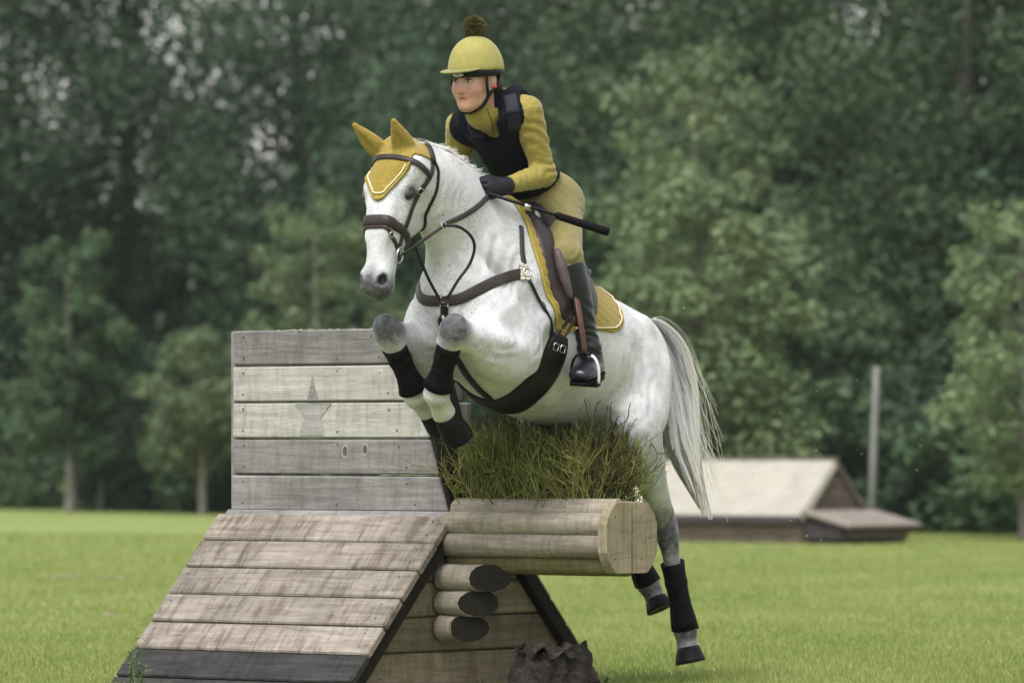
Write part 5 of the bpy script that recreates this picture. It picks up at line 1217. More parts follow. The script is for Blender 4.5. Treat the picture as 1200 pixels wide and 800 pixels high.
# leg boots
def shell(name, k, f, r0, r1, r2, t0, t1, front, label, group, open_ang=50, flare=0.01):
    d = f - k; L = np.linalg.norm(d); d /= L; fr = nrm(front - d * (front @ d)); sd = np.cross(d, fr); n = 26; V = []; rows = 9
    for lay in (0, 1):
        for i in range(rows):
            t = t0 + (t1 - t0) * i / (rows - 1); q = i / (rows - 1); rr = np.interp(q, [0, 0.15, 0.6, 0.85, 1.0], [r0 + 0.004, r0, r1, r2, r2 + flare]) + (0.007 if lay else 0)
            for j in range(n):
                a = R(open_ang + (360 - 2 * open_ang) * j / (n - 1)); back = 0.10 * (1 - math.cos(a)) / 2
                V.append(k + d * (t * L + (0.012 if math.cos(a) < -0.3 and i == rows - 1 else 0)) + fr * rr * math.cos(a) * (1 + back) + sd * rr * math.sin(a))
    F = []; m = rows * n
    for i in range(rows - 1):
        for j in range(n - 1):
            c = i * n + j; F.append((c, c + 1, c + n + 1, c + n)); F.append((m + c, m + c + n, m + c + n + 1, m + c + 1))
    bd = [j for j in range(n)] + [i * n + n - 1 for i in range(1, rows)] + [(rows - 1) * n + j for j in range(n - 2, -1, -1)] + [i * n for i in range(rows - 2, 0, -1)]
    for x, y in zip(bd, bd[1:] + bd[:1]): F.append((y, x, m + x, m + y))
    me = bpy.data.meshes.new(name); me.from_pydata([tuple(v) for v in V], [], F); me.update()
    bm = bmesh.new(); bm.from_mesh(me); bmesh.ops.recalc_face_normals(bm, faces=bm.faces); bm.to_mesh(me); bm.free()
    o = link(name, me, M_NEO, None, True); tag(o, label, 'leg boot', group)
    for t in (0.3, 0.6):
        q = t0 + (t1 - t0) * t; rr = np.interp(t, [0, 0.15, 0.6, 0.85, 1.0], [r0, r0, r1, r2, r2]) + 0.006
        ring = [k + d * q * L + fr * rr * math.cos(R(a)) * 1.03 + sd * rr * math.sin(R(a)) * 1.03 for a in np.linspace(-150, 150, 22)]
        strap('strap', np.array(ring), np.array([nrm(p - (k + d * q * L)) for p in ring]), 0.026, 0.0025, M_NEO, o)
    return o
def kfront(e, k, f): t = nrm(k - e); c = nrm(f - k); return nrm(t - c * (t @ c))
shell('tendon_boot', J['lf_knee'], J['lf_fet'], 0.038, 0.033, 0.041, 0.22, 0.88, kfront(J['lf_elbow'], J['lf_knee'], J['lf_fet']), 'black tendon boot on the foreleg nearest the rider, above the lowest fore hoof', 'tendon boots', 1)
shell('tendon_boot', J['rf_knee'], J['rf_fet'], 0.038, 0.033, 0.041, 0.24, 0.88, kfront(J['rf_elbow'], J['rf_knee'], J['rf_fet']), 'black tendon boot on the leftmost foreleg in front of the board wall', 'tendon boots', 1)
for a_, lab in (('lh', 'black hind boot on the extended hind leg right of the log roll'), ('rh', 'black hind boot on the bent hind leg partly hidden behind the log roll')):
    shell('hind_boot', J[a_ + '_hock'], J[a_ + '_fet'], 0.037, 0.034, 0.043, 0.34, 0.98, nrm(np.array([-0.5, -0.8, 0.1])), lab, 'hind boots', 1, 0.004)
# ================================================================== the rider
R_PEL, R_WAI, R_CHE, R_NB = P(634, 240, -0.05), P(613, 199, 0.09), P(592, 153, 0.23), P(573, 122, 0.33)
R_SL, R_SR = P(617, 130, 0.36), P(541, 148, 0.21)
R_EL, R_WL = P(638, 205, 0.30), P(592, 218, 0.47)
R_ER, R_WR = P(534, 203, 0.10), P(549, 221, 0.30)
TL = nrm(R_SL - R_SR); TF = nrm(np.cross(TL, R_CHE - R_PEL)); TF = TF if TF[1] < 0 else -TF
def mir(p): l = LB(p); return H(l[0], -l[1], l[2])
R_HIPL, R_KNL, R_ANL = P(650, 242, -0.01), P(664, 302, 0.31), P(690, 406, 0.27)
R_HEEL, R_TOE = P(698, 430, 0.25), P(679, 441, 0.42)
LEGS = {1: (R_HIPL, R_KNL, R_ANL, R_HEEL, R_TOE), -1: tuple(mir(p) for p in (R_HIPL, R_KNL, R_ANL, R_HEEL, R_TOE))}
fd = nrm([-0.60, -0.79, -0.12]); hu = nrm(np.array([-0.04, -0.05, 1.0])); hu = nrm(hu - fd * (hu @ fd)); hl = nrm(np.cross(hu, fd)); HFm = np.array([fd, hl, hu])
hc = P(557, 93, 0.41)
def HH(f_, l_, u_): return hc + fd * f_ + hl * l_ + hu * u_
def cc(p, *r): return np.concatenate([p, r])
def torso(f, gr):
    f.loft([cc(R_PEL - nrm(R_WAI - R_PEL) * 0.05, 0.14, 0.10, 0.105), cc(R_PEL, 0.148, 0.10, 0.115), cc(R_PEL * 0.5 + R_WAI * 0.5, 0.125, 0.09, 0.095), cc(R_WAI, 0.105, 0.082, 0.078), cc(R_WAI * 0.5 + R_CHE * 0.5, 0.112, 0.09, 0.08), cc(R_CHE, 0.122, 0.10, 0.085), cc(R_CHE * 0.4 + (R_SL + R_SR) * 0.3, 0.122, 0.085, 0.08), cc(R_NB * 0.8 + (R_SL + R_SR) * 0.1, 0.085, 0.06, 0.065)], TF, k=0.03, grow=gr)
    for s in (R_SL, R_SR): f.loft([cc(R_NB * 0.75 + s * 0.25 - TF * 0.02, 0.05), cc(s * 0.9 + R_CHE * 0.1, 0.06)], TF, k=0.04, grow=gr)
def arms(f, gr, w=1.0):
    for s, e, wr in ((R_SL, R_EL, R_WL), (R_SR, R_ER, R_WR)):
        f.loft([cc(s, 0.058), cc(s * 0.7 + e * 0.3, 0.053), cc(s * 0.3 + e * 0.7, 0.045), cc(e, 0.041)], TF, k=0.03, grow=gr)
        f.loft([cc(e, 0.041), cc(e * 0.72 + wr * 0.28, 0.041), cc(e * 0.35 + wr * 0.65, 0.034), cc(wr, 0.027)], TF, k=0.025, grow=gr)
def thighs(f, gr, full=True):
    for s in (1, -1):
        h, k, a, he, to = LEGS[s]
        f.loft([cc(h - TF * 0.02, 0.105, 0.12, 0.11), cc(h * 0.72 + k * 0.28, 0.086, 0.098, 0.10), cc(h * 0.35 + k * 0.65, 0.070, 0.078, 0.08), cc(k, 0.055, 0.057, 0.057)], HF, k=0.05, grow=gr)
        f.loft([cc(k, 0.054), cc(k * 0.7 + a * 0.3, 0.052)] + ([cc(k * 0.25 + a * 0.75, 0.040), cc(a, 0.034)] if full else []), HF, k=0.03, grow=gr)
def feet(f, gr):
    for s in (1, -1):
        h, k, a, he, to = LEGS[s]
        f.loft([cc(a, 0.036), cc(a * 0.45 + he * 0.55, 0.036)], HF, k=0.02, grow=gr)
        f.loft([cc(he, 0.030, 0.032, 0.025), cc(he * 0.6 + to * 0.4, 0.034, 0.036, 0.022), cc(he * 0.25 + to * 0.75, 0.042, 0.028, 0.020), cc(to, 0.034, 0.02, 0.018)], HU, k=0.025, grow=gr)
def headneck(f, gr=0.0):
    f.loft([cc(R_NB - hu * 0.02, 0.060), cc(HH(-0.03, 0, -0.105), 0.054), cc(HH(-0.022, 0, -0.06), 0.052)], fd, k=0.03, grow=gr)
    f.ell(HH(-0.012, 0, 0.035), (0.098, 0.077, 0.088), HFm, 0.02); f.ell(HH(0.026, 0, -0.032), (0.060, 0.062, 0.074), HFm, 0.04)
    f.ell(HH(0.048, 0, -0.078), (0.040, 0.043, 0.033), HFm, 0.03); f.ell(HH(0.074, 0, -0.100), (0.018, 0.018, 0.015), HFm, 0.02)
    for s in (-1, 1):
        f.loft([cc(HH(-0.01, s * 0.054, -0.045), 0.016), cc(HH(0.03, s * 0.040, -0.080), 0.016), cc(HH(0.066, s * 0.014, -0.100), 0.013)], hu, k=0.025)      # jaw
        f.ell(HH(0.060, s * 0.036, -0.035), (0.024, 0.024, 0.024), HFm, 0.03)                                  # cheekbone
        f.ell(HH(0.091, s * 0.031, 0.001), (0.016, 0.019, 0.010), HFm, 0.014, sub=True)                        # eye socket
        f.ell(HH(0.076, s * 0.030, 0.018), (0.010, 0.024, 0.007), HFm, 0.02)                                  # brow
        f.ell(HH(-0.012, s * 0.077, -0.012), (0.018, 0.009, 0.030), HFm, 0.008)                                # ear
        f.ell(HH(0.089, s * 0.0105, -0.041), (0.009, 0.007, 0.007), HFm, 0.008)                                 # nostril wing
    f.loft([cc(HH(0.082, 0, 0.010), 0.007), cc(HH(0.090, 0, -0.012), 0.0075), cc(HH(0.101, 0, -0.035), 0.0095), cc(HH(0.093, 0, -0.043), 0.008)], hl, k=0.014)   # nose
    f.ell(HH(0.0855, 0, -0.0635), (0.008, 0.022, 0.0045), HFm, 0.008); f.ell(HH(0.084, 0, -0.074), (0.008, 0.018, 0.005), HFm, 0.008)
    f.ell(HH(0.096, 0, -0.0685), (0.010, 0.022, 0.0022), HFm, 0.004, sub=True)
def rbox(h=0.005): return Field((-0.33, -0.66, 1.03), (0.46, 0.36, 2.62), h)
# skin: one continuous body
rf = rbox(0.0045); torso(rf, -0.010); arms(rf, -0.008); thighs(rf, -0.010); feet(rf, -0.006); headneck(rf)
def hand(f, wr, fwd, dn, inn, gr, sc=1.0):
    """fist closed on the rein: palm, four curled fingers of unequal length, thumb on top"""
    o = wr
    f.loft([cc(o, 0.030, 0.024, 0.024), cc(o + fwd * 0.035, 0.036, 0.024, 0.024), cc(o + fwd * 0.075, 0.041, 0.022, 0.022)], inn, k=0.015, grow=gr)
    for i, (l, t) in enumerate(((0.040, -0.030), (0.044, -0.010), (0.041, 0.010), (0.032, 0.029))):
        kn = o + fwd * (0.088 - 0.004 * abs(i - 1)) + dn * t; p1 = kn + (fwd * 0.35 + inn * 0.9) * l * 0.95; p2 = p1 + (-fwd * 0.8 + inn * 0.35) * l * 0.6; p3 = p2 + (-fwd * 0.75 - inn * 0.55) * l * 0.5
        f.loft([cc(kn - fwd * 0.02, 0.0085), cc(kn, 0.0098), cc(p1, 0.0088), cc(p2, 0.0082), cc(p3, 0.0075)], dn, k=0.003, sub=3, grow=gr)
    b = o + fwd * 0.03 - dn * 0.028 + inn * 0.012
    f.loft([cc(b, 0.014), cc(b + fwd * 0.032 - dn * 0.012 + inn * 0.012, 0.0125), cc(b + fwd * 0.062 - dn * 0.010 + inn * 0.022, 0.0105), cc(b + fwd * 0.080 - dn * 0.001 + inn * 0.026, 0.0095)], dn, k=0.006, sub=3, grow=gr)
HANDS = []
for wr, el, sgn in ((R_WL, R_EL, 1), (R_WR, R_ER, -1)):
    fw_ = nrm(nrm(wr - el) * 0.55 + np.array([-0.75, -0.45, -0.10]) * 0.6) if sgn > 0 else nrm(nrm(wr - el) + F0 * 0.6)
    dn_ = nrm(-Zv + 0.25 * F0); dn_ = nrm(dn_ - fw_ * (dn_ @ fw_)); in_ = np.cross(fw_, dn_); in_ = in_ if in_ @ HLf * sgn < 0 else -in_
    HANDS.append((wr, fw_, dn_, in_))
for h_ in HANDS: hand(rf, *h_, -0.003)
V, F = rf.mesh(); V = smooth_mesh(V, F, 2)
LH = (V - hc) @ HFm.T
def nf(f_, l_, u_, r0, r1, sc=(1, 1, 1)): return 1 - sstep(np.linalg.norm((LH - np.array([f_, l_, u_])) * np.array(sc), axis=1), r0, r1)
lip = np.maximum(nf(0.090, 0, -0.0640, 0.004, 0.010, (0.6, 0.30, 1.5)), nf(0.089, 0, -0.0735, 0.004, 0.010, (0.6, 0.34, 1.5)))
brow = np.maximum(nf(0.088, 0.031, 0.017, 0.004, 0.012, (0.6, 0.35, 1.6)), nf(0.088, -0.031, 0.017, 0.004, 0.012, (0.6, 0.35, 1.6)))
blush = np.maximum.reduce([nf(0.065, 0.042, -0.04, 0.005, 0.035), nf(0.065, -0.042, -0.04, 0.005, 0.035), 0.7 * nf(0.105, 0, -0.035, 0.005, 0.02)])
mth = np.maximum.reduce([nf(0.096, 0, -0.0685, 0.002, 0.006, (0.5, 0.22, 1.6)), nf(0.096, 0.008, -0.047, 0.001, 0.0055), nf(0.096, -0.008, -0.047, 0.001, 0.0055)])
def mat_skin():
    t = NT('skin'); v = t.coord('Object', rnd=False); n1 = t.noise(v, 60, 4)
    c = t.ramp(n1, [(0.3, (0.36, 0.190, 0.130)), (0.7, (0.45, 0.255, 0.185))])
    for nm, col, amt in (('blush', (0.42, 0.115, 0.085), 0.55), ('lip', (0.30, 0.075, 0.065), 0.9), ('brow', (0.035, 0.02, 0.013), 0.95), ('mouth', (0.05, 0.015, 0.015), 0.9)):
        a = t.n('Attribute', attribute_name=nm).outputs['Fac']; m = t.n('Math', operation='MULTIPLY'); m.inputs[1].default_value = amt; t.l(a, m.inputs[0]); c = t.mix(m.outputs[0], c, col)
    t.col(c); t.val('Roughness', 0.48); t.val('Subsurface Weight', 0.15); t.val('Subsurface Scale', 0.01); t.b.inputs['Subsurface Radius'].default_value = (1, 0.4, 0.2); t.bump(t.noise(v, 400, 3), 0.08, 0.002); return t.m
M_SKIN = mat_skin()
person = mesh_np('person', V, F, M_SKIN, None, True, {'lip': lip, 'brow': brow, 'blush': blush, 'mouth': mth})
tag(person, 'rider in mustard top, black body protector and pompom helmet crouching forward on the horse', 'person')
# eyes
M_WHITE = simple('eye_white', (0.40, 0.36, 0.34), 0.25, 0.5, 0.03); M_IRIS = simple('iris', (0.03, 0.025, 0.02), 0.15, 0.6, 0.2)
M_LASH = simple('lash_line', (0.02, 0.013, 0.01), 0.6)
for s in (-1, 1):
    ec = HH(0.0735, s * 0.031, 0.001); e = ball('eye', ec, 0.0122, HFm, M_WHITE, person); look = nrm(fd + hl * -0.12 - hu * 0.05)
    ball('iris', ec + look * 0.0088, (0.0042, 0.0068, 0.0068), np.array([look, nrm(np.cross(hu, look)), hu]), M_IRIS, person, 12, 8)
    lid = [HH(0.0745 + 0.0115 * math.cos(a * 0.9), s * 0.031 + 0.0140 * math.sin(a), 0.0058 - 0.004 * (math.sin(a)) ** 2) for a in np.linspace(-1.15, 1.15, 9)]
    mb = MB(); mb.add(*tube_arrays(lid, 0.0025, 6)); mb.build('upper_lid', M_LASH, person, True)
# hair gathered under the helmet
hrf = Field(hc - 0.2, hc + 0.2, 0.006); hrf.ell(HH(-0.065, 0, -0.03), (0.05, 0.068, 0.058), HFm); hrf.ell(HH(-0.045, 0.062, -0.005), (0.03, 0.018, 0.04), HFm); hrf.ell(HH(-0.045, -0.062, -0.005), (0.03, 0.018, 0.04), HFm)
V, F = hrf.mesh(); mesh_np('hair', smooth_mesh(V, F, 2), F, simple('dark_hair', (0.022, 0.016, 0.013), 0.5, 0.4, 0.4, 120, bump=0.5), person, True)

# clothing
def mat_cloth(name, c, rough=0.75, wr=0.5, spec=0.2, sheen=0.15, weave=500):
    t = NT(name); v = t.coord('Object', rnd=False); w = t.coord('Object', (3.0, 3.0, 9.0), rnd=False)
    f = t.noise(v, 26, 4); wn_ = t.noise(w, 7, 3, 0.5, 0.8)
    t.col(t.ramp(f, [(0.3, [x * 0.88 for x in c]), (0.7, [min(1, x * 1.1) for x in c])])); t.val('Roughness', rough); t.val('Specular IOR Level', spec); t.val('Sheen Weight', sheen); t.val('Sheen Roughness', 0.5)
    t.bump(t.mix(0.12, wn_, t.noise(v, weave, 2)), wr, 0.012); return t.m
M_JER = mat_cloth('mustard_jersey', (0.225, 0.178, 0.036), 0.62, 0.35); M_BRE = mat_cloth('olive_breeches', (0.175, 0.148, 0.052), 0.72, 0.25); M_VEST = mat_cloth('black_vest', (0.006, 0.0065, 0.010), 0.85, 0.5, 0.08, 0.02, 180)
M_GLOVE = simple('charcoal_glove', (0.009, 0.010, 0.013), 0.55, 0.2, 0.4, 60, bump=0.4); M_BOOT = leather('tall_boot_leather', (0.005, 0.006, 0.009), 0.28, 0.4)
jf = rbox(); torso(jf, 0.004); arms(jf, 0.003); jf.loft([cc(R_NB - hu * 0.03 , 0.070), cc(HH(-0.030, 0, -0.132), 0.0655), cc(HH(-0.03, 0, -0.098), 0.063)], fd, k=0.03)
wv = nrm(R_WAI - R_PEL)
for w_, e_ in ((R_WL, R_EL), (R_WR, R_ER)):
    ax = nrm(w_ - e_); jf.cut(lambda X, Y, Z: np.where((X - w_[0]) ** 2 + (Y - w_[1]) ** 2 + (Z - w_[2]) ** 2 < 0.12 ** 2, (X - w_[0]) * ax[0] + (Y - w_[1]) * ax[1] + (Z - w_[2]) * ax[2] + 0.010, -1.0))
wp_ = R_PEL * 0.62 + R_WAI * 0.38; wv = nrm(Zv + 0.3 * wv)
jf.cut(lambda X, Y, Z: -((X - wp_[0]) * wv[0] + (Y - wp_[1]) * wv[1] + (Z - wp_[2]) * wv[2]) - 0.015)
nc = HH(-0.02, 0, -0.108); nax = nrm(hu + fd * -0.25)
jf.cut(lambda X, Y, Z: np.where((X - nc[0]) ** 2 + (Y - nc[1]) ** 2 + (Z - nc[2]) ** 2 < 0.11 ** 2, (X - nc[0]) * nax[0] + (Y - nc[1]) * nax[1] + (Z - nc[2]) * nax[2], -1.0))
V, F = jf.mesh(); V = smooth_mesh(V, F, 3); N = vnorm(V, F)
ua = nrm(R_EL - R_SL); fa_ = nrm(R_WL - R_EL)
V = folds(V, N, [(R_EL, ua - fa_ * 0.3, 0.034, 0.0060, 0.065), (R_SL * 0.6 + R_EL * 0.4, ua + TF * 0.8, 0.048, 0.0042, 0.09), (R_WL * 0.5 + R_EL * 0.5, fa_ + Zv * 0.6, 0.036, 0.0032, 0.07), (R_WL, fa_, 0.02, 0.002, 0.05), (R_SL * 0.8 + R_CHE * 0.2, TL, 0.034, 0.0035, 0.08), (R_SR, TL + Zv, 0.032, 0.0035, 0.09), (R_ER * 0.5 + R_SR * 0.5, Zv, 0.035, 0.003, 0.09), (R_WAI, Zv, 0.03, 0.002, 0.1)])
jersey = mesh_np('jersey', V, F, M_JER, person, True)
def seam(name, fld, pts, off, r, mat, parent, n=6):
    q = cr(pts, n); q = fld.snap(q, off); mb = MB(); mb.add(*tube_arrays(q, r, 6)); return mb.build(name, mat, parent, True)
M_ZIP = simple('zip', (0.10, 0.07, 0.03), 0.5); M_DSEAM = simple('seam', (0.16, 0.125, 0.03), 0.8)
zp = [jf.see(*x) for x in ((571, 128), (574, 136), (577, 148), (579, 160))]
if all(z is not None for z in zp): seam('zip', jf, zp, 0.001, 0.0024, M_ZIP, jersey)
ring = [HH(-0.02, 0, -0.11) + (fd * math.cos(a) + hl * math.sin(a)) * 0.07 - hu * 0.02 * 0 for a in np.linspace(0, 2 * math.pi, 25)]
# breeches
bfd = rbox(); torso(bfd, 0.0); thighs(bfd, 0.004, False)
bfd.cut(lambda X, Y, Z: (X - wp_[0]) * wv[0] + (Y - wp_[1]) * wv[1] + (Z - wp_[2]) * wv[2] - 0.07)
V, F = bfd.mesh(); V = smooth_mesh(V, F, 4); N = vnorm(V, F)
V = folds(V, N, [(R_HIPL + TF * 0.06, np.array([0.6, 0, 1.0]), 0.042, 0.0048, 0.10), (R_KNL + HLf * 0.05, Zv + HF * 0.5, 0.036, 0.0034, 0.07), (R_PEL, Zv + TL, 0.04, 0.003, 0.12)])
breeches = mesh_np('breeches', V, F, M_BRE, person, True)
# tall boots
for s in (1, -1):
    h, k, a, he, to = LEGS[s]; pts = np.array([k, a, he, to]); b_ = Field(pts.min(0) - 0.10, pts.max(0) + 0.10, 0.005)
    ax = nrm(a - k)
    b_.loft([cc(k, 0.066), cc(k * 0.86 + a * 0.14, 0.064), cc(k * 0.62 + a * 0.38, 0.062), cc(k * 0.3 + a * 0.7, 0.051), cc(k * 0.08 + a * 0.92, 0.044), cc(a, 0.045)], HF, k=0.02)
    b_.loft([cc(a, 0.044), cc(a * 0.5 + he * 0.5, 0.042)], HF, k=0.02)
    b_.loft([cc(he, 0.036, 0.040, 0.028), cc(he * 0.6 + to * 0.4, 0.042, 0.046, 0.026), cc(he * 0.25 + to * 0.75, 0.051, 0.040, 0.024), cc(to, 0.044, 0.030, 0.022)], HU, k=0.025)
    c0 = k * 0.90 + a * 0.10; sl_ = nrm(ax + HF * 0.22 + HLf * s * 0.10)
    b_.cut(lambda X, Y, Z: -((X - c0[0]) * sl_[0] + (Y - c0[1]) * sl_[1] + (Z - c0[2]) * sl_[2]))
    V, F = b_.mesh(); V = smooth_mesh(V, F, 3); N = vnorm(V, F)
    V = folds(V, N, [(a - ax * 0.02, ax + HF * 0.25, 0.030, 0.0034, 0.07), (a - ax * 0.12, ax + HF * 0.6, 0.05, 0.002, 0.08)])
    bo = mesh_np('riding_boot', V, F, M_BOOT, person, True)
    # sole and heel
    u_ = nrm(to - he); dn = nrm(-HU - u_ * (-HU @ u_)); sd = np.cross(u_, dn); mb = MB(); out = []
    for t, w in ((-0.16, 0.030), (0.0, 0.036), (0.3, 0.036), (0.7, 0.046), (1.0, 0.040), (1.16, 0.022)): out.append((he + (to - he) * t, w))
    up_r = [c + dn * 0.020 + sd * w for c, w in out] + [c + dn * 0.020 - sd * w for c, w in reversed(out)]; lo_r = [p + dn * 0.010 for p in up_r]; n = len(up_r)
    mb.add(up_r + lo_r, [tuple(range(n)), tuple(range(2 * n - 1, n - 1, -1))] + [(i, i + n, (i + 1) % n + n, (i + 1) % n) for i in range(n)])
    hb = [he + (to - he) * t + sd * w * q + dn * z for z in (0.028, 0.05) for t, w, q in ((-0.14, 0.028, 1), (0.2, 0.034, 1), (0.2, 0.034, -1), (-0.14, 0.028, -1))]
    mb.add(hb, [(3, 2, 1, 0), (4, 5, 6, 7), (0, 1, 5, 4), (1, 2, 6, 5), (2, 3, 7, 6), (3, 0, 4, 7)]); mb.build('sole', M_NEO, bo)
# body protector
vf = rbox(); torso(vf, 0.019)
for s in (R_SL, R_SR):     # shoulder straps over the yoke
    vf.loft([cc(R_NB * 0.35 + s * 0.65 - TF * 0.09 - Zv * 0.02, 0.036, 0.02, 0.02), cc(R_NB * 0.38 + s * 0.62 + Zv * 0.055 - TF * 0.02, 0.036, 0.02, 0.02), cc(R_NB * 0.38 + s * 0.62 + TF * 0.085 + Zv * 0.03, 0.036, 0.02, 0.02), cc(R_CHE * 0.5 + s * 0.3 + R_NB * 0.2 + TF * 0.10, 0.05, 0.02, 0.02)], Zv, k=0.02)
vax = nrm(R_NB - R_PEL)
cb_ = R_PEL * 0.30 + R_WAI * 0.70
vf.cut(lambda X, Y, Z: -((X - cb_[0]) * vax[0] + (Y - cb_[1]) * vax[1] + (Z - cb_[2]) * vax[2]))
scoop = R_NB + TF * 0.09 - vax * 0.005
vf.ell(scoop, (0.10, 0.044, 0.088), np.array([TF, TL, vax]), 0.02, sub=True)
vf.ell(R_NB + hu * 0.055 - TF * 0.02, (0.10, 0.075, 0.06), np.array([TF, TL, hu]), 0.02, sub=True)
for s, e in ((R_SL, R_EL), (R_SR, R_ER)):
    t_ = Field(vf.lo, vf.lo + vf.h * (vf.n - 1), vf.h); ou = TL if s is R_SL else -TL
    t_.loft([cc(s + ou * 0.05 + Zv * 0.09, 0.056), cc(s + ou * 0.034 , 0.060), cc(s * 0.6 + e * 0.4 + ou * 0.022, 0.060), cc(e + ou * 0.03, 0.080)], TF, k=0.01)
    n_ = np.minimum(vf.d.shape, t_.d.shape); vf.d[:n_[0], :n_[1], :n_[2]] = np.maximum(vf.d[:n_[0], :n_[1], :n_[2]], -t_.d[:n_[0], :n_[1], :n_[2]] )
V, F = vf.mesh(); V = smooth_mesh(V, F, 3); N = vnorm(V, F)
vest = mesh_np('body_protector', V, F, M_VEST, person, True)
for frac in (0.35, 0.62):    # seams between the foam panels
    c = R_WAI * (1 - frac) + R_CHE * frac; 
    q, nn_ = around(vf, c, TF, TL, 40, 0.001, -80, 80, rmax=0.3); mb = MB(); mb.add(*tube_arrays(q, 0.0022, 5)); mb.build('panel_seam', M_NEO, vest, True)
M_TAB = mat_cloth('navy_tab', (0.014, 0.016, 0.024), 0.6, 0.3, 0.15, 0.05, 220)
for tabs in (((597, 112), (600, 124), (602, 138), (603, 152)), ((551, 131), (553, 141), (556, 152), (560, 162))):
    pts = [vf.see(*x) for x in tabs]
    if all(p is not None for p in pts):
        q = vf.snap(cr(pts, 4), 0.002); strap('shoulder_tab', q, vf.gradn(q), 0.052, 0.004, M_TAB, vest)
        for i_ in (6, 7): strap('stitch_band', q[i_ - 1:i_ + 1] + vf.gradn(q[i_ - 1:i_ + 1]) * 0.003, vf.gradn(q[i_ - 1:i_ + 1]), 0.056, 0.003, M_VEST, vest) if i_ == 7 else None
# gloves
for h_ in HANDS:
    wr = h_[0]; gf = Field(wr - 0.13, wr + 0.13, 0.0028); hand(gf, *h_, 0.0012)
    gf.loft([cc(wr - h_[1] * 0.012, 0.034, 0.033, 0.033), cc(wr + h_[1] * 0.02, 0.034, 0.028, 0.028)], h_[3], k=0.012)
    V, F = gf.mesh(); mesh_np('glove', smooth_mesh(V, F, 1), F, M_GLOVE, person, True)
# helmet: silk cover, peak, harness, pompom
M_SILK = mat_cloth('lime_silk', (0.255, 0.228, 0.062), 0.62, 0.15, 0.2, 0.1); M_HBLK = simple('black_helmet_trim', (0.004, 0.004, 0.005), 0.5, 0.2, 0.2)
M_PEAK = mat_cloth('dark_lime_silk', (0.15, 0.15, 0.035), 0.45, 0.08)
he_f = Field(hc - np.array([0.25, 0.25, 0.12]), hc + np.array([0.25, 0.25, 0.25]), 0.005); HCc = HH(-0.010, 0, 0.064)
he_f.ell(HCc - hu * 0.012, (0.114, 0.096, 0.112), HFm, 0.01); he_f.ell(HCc - hu * 0.032, (0.114, 0.097, 0.08), HFm, 0.02)
rim = HH(0, 0, 0.031); rn = nrm(hu + fd * -0.06)
he_f.cut(lambda X, Y, Z: -((X - rim[0]) * rn[0] + (Y - rim[1]) * rn[1] + (Z - rim[2]) * rn[2]))
V, F = he_f.mesh(); V = smooth_mesh(V, F, 2); helmet = mesh_np('helmet', V, F, M_SILK, person, True)
helmet['label'] = 'yellow green silk covered riding helmet'
pf_ = Field(hc - 0.22, hc + 0.22, 0.004); pf_.ell(HH(0.085, 0, 0.040), (0.066, 0.090, 0.008), np.array([nrm(fd - hu * 0.10), hl, nrm(hu + fd * 0.10)]), 0.01); 
pc = HH(0.07, 0, 0); pf_.cut(lambda X, Y, Z: -((X - pc[0]) * fd[0] + (Y - pc[1]) * fd[1] + (Z - pc[2]) * fd[2]))
V, F = pf_.mesh(); mesh_np('peak', smooth_mesh(V, F, 2), F, M_PEAK, helmet, True)
bq = [HCc + (fd * math.cos(a) * 0.112 + hl * math.sin(a) * 0.093) - hu * 0.040 for a in np.linspace(0, 2 * math.pi, 41)]
bq = np.array(bq); strap('rim_band', bq[:-1], np.array([nrm(p - (HCc - hu * 0.04)) for p in bq[:-1]]), 0.026, 0.006, M_HBLK, helmet, True)
mb = MB(); oc = HCc + fd * 0.115 - hu * 0.041 + hl * 0.0; n = 18
of = nrm(fd)
ov = [oc + of * 0.004 + hl * 0.026 * math.cos(2 * math.pi * k / n) + hu * 0.008 * math.sin(2 * math.pi * k / n) - of * 0.0035 * (math.cos(2 * math.pi * k / n)) ** 2 for k in range(n)]
mb.add(ov + [p - of * 0.006 for p in ov], [tuple(range(n))] + [(k, (k + 1) % n, (k + 1) % n + n, k + n) for k in range(n)]); mb.build('badge', simple('silver_badge', (0.42, 0.43, 0.40), 0.4, 0.4, 0.1), helmet)
for s in (1, -1):
    for f0, w in ((0.035, 0.013), (-0.05, 0.013)):
        pts = cr([HH(f0, s * 0.083, 0.012), HH(f0 * 0.7 + 0.012, s * 0.082, -0.025), HH(0.022, s * 0.070, -0.070), HH(0.048, s * 0.040, -0.112), HH(0.058, 0, -0.124)], 5)
        for i in range(len(pts)):
            if rf.samp(pts[i])[0] < 0.003: pts[i] = rf.snap(pts[i], 0.003)[0]
        strap('chin_strap', pts, rf.gradn(pts), w, 0.004, M_HBLK, helmet)
seam('crown_seam', he_f, [HCc + fd * 0.2 * math.cos(a) + hu * 0.2 * math.sin(a) for a in np.linspace(0.1, 2.9, 12)], 0.0008, 0.0012, M_DSEAM, helmet, 3) if False else None
pb = P(556, 32, 0.405); mp = []
g = np.random.default_rng(8)
for i in range(1500):
    d = nrm(g.normal(size=3)); L = 0.044 * g.uniform(0.86, 1.05); mp.append([pb + d * 0.012, pb + d * L * 0.6 + g.normal(0, 0.002, 3), pb + d * L + g.normal(0, 0.003, 3)])
po = strands('pompom', np.array(mp), np.array([0.0016, 0.0018, 0.0011]), np.full((1500, 3), 0.5), helmet)
po.data.materials.clear(); po.data.materials.append(simple('olive_wool', (0.10, 0.088, 0.032), 0.9, 0.1, 0.3, 80)); ball('pompom_core', pb, 0.030, np.eye(3), simple('olive_core', (0.04, 0.035, 0.014), 0.95), po)
# pink ear plug cord
ball('ear_stud', HH(-0.006, 0.088, -0.032), 0.006, HFm, simple('pink_stud', (0.62, 0.03, 0.14), 0.4), person, 8, 6)

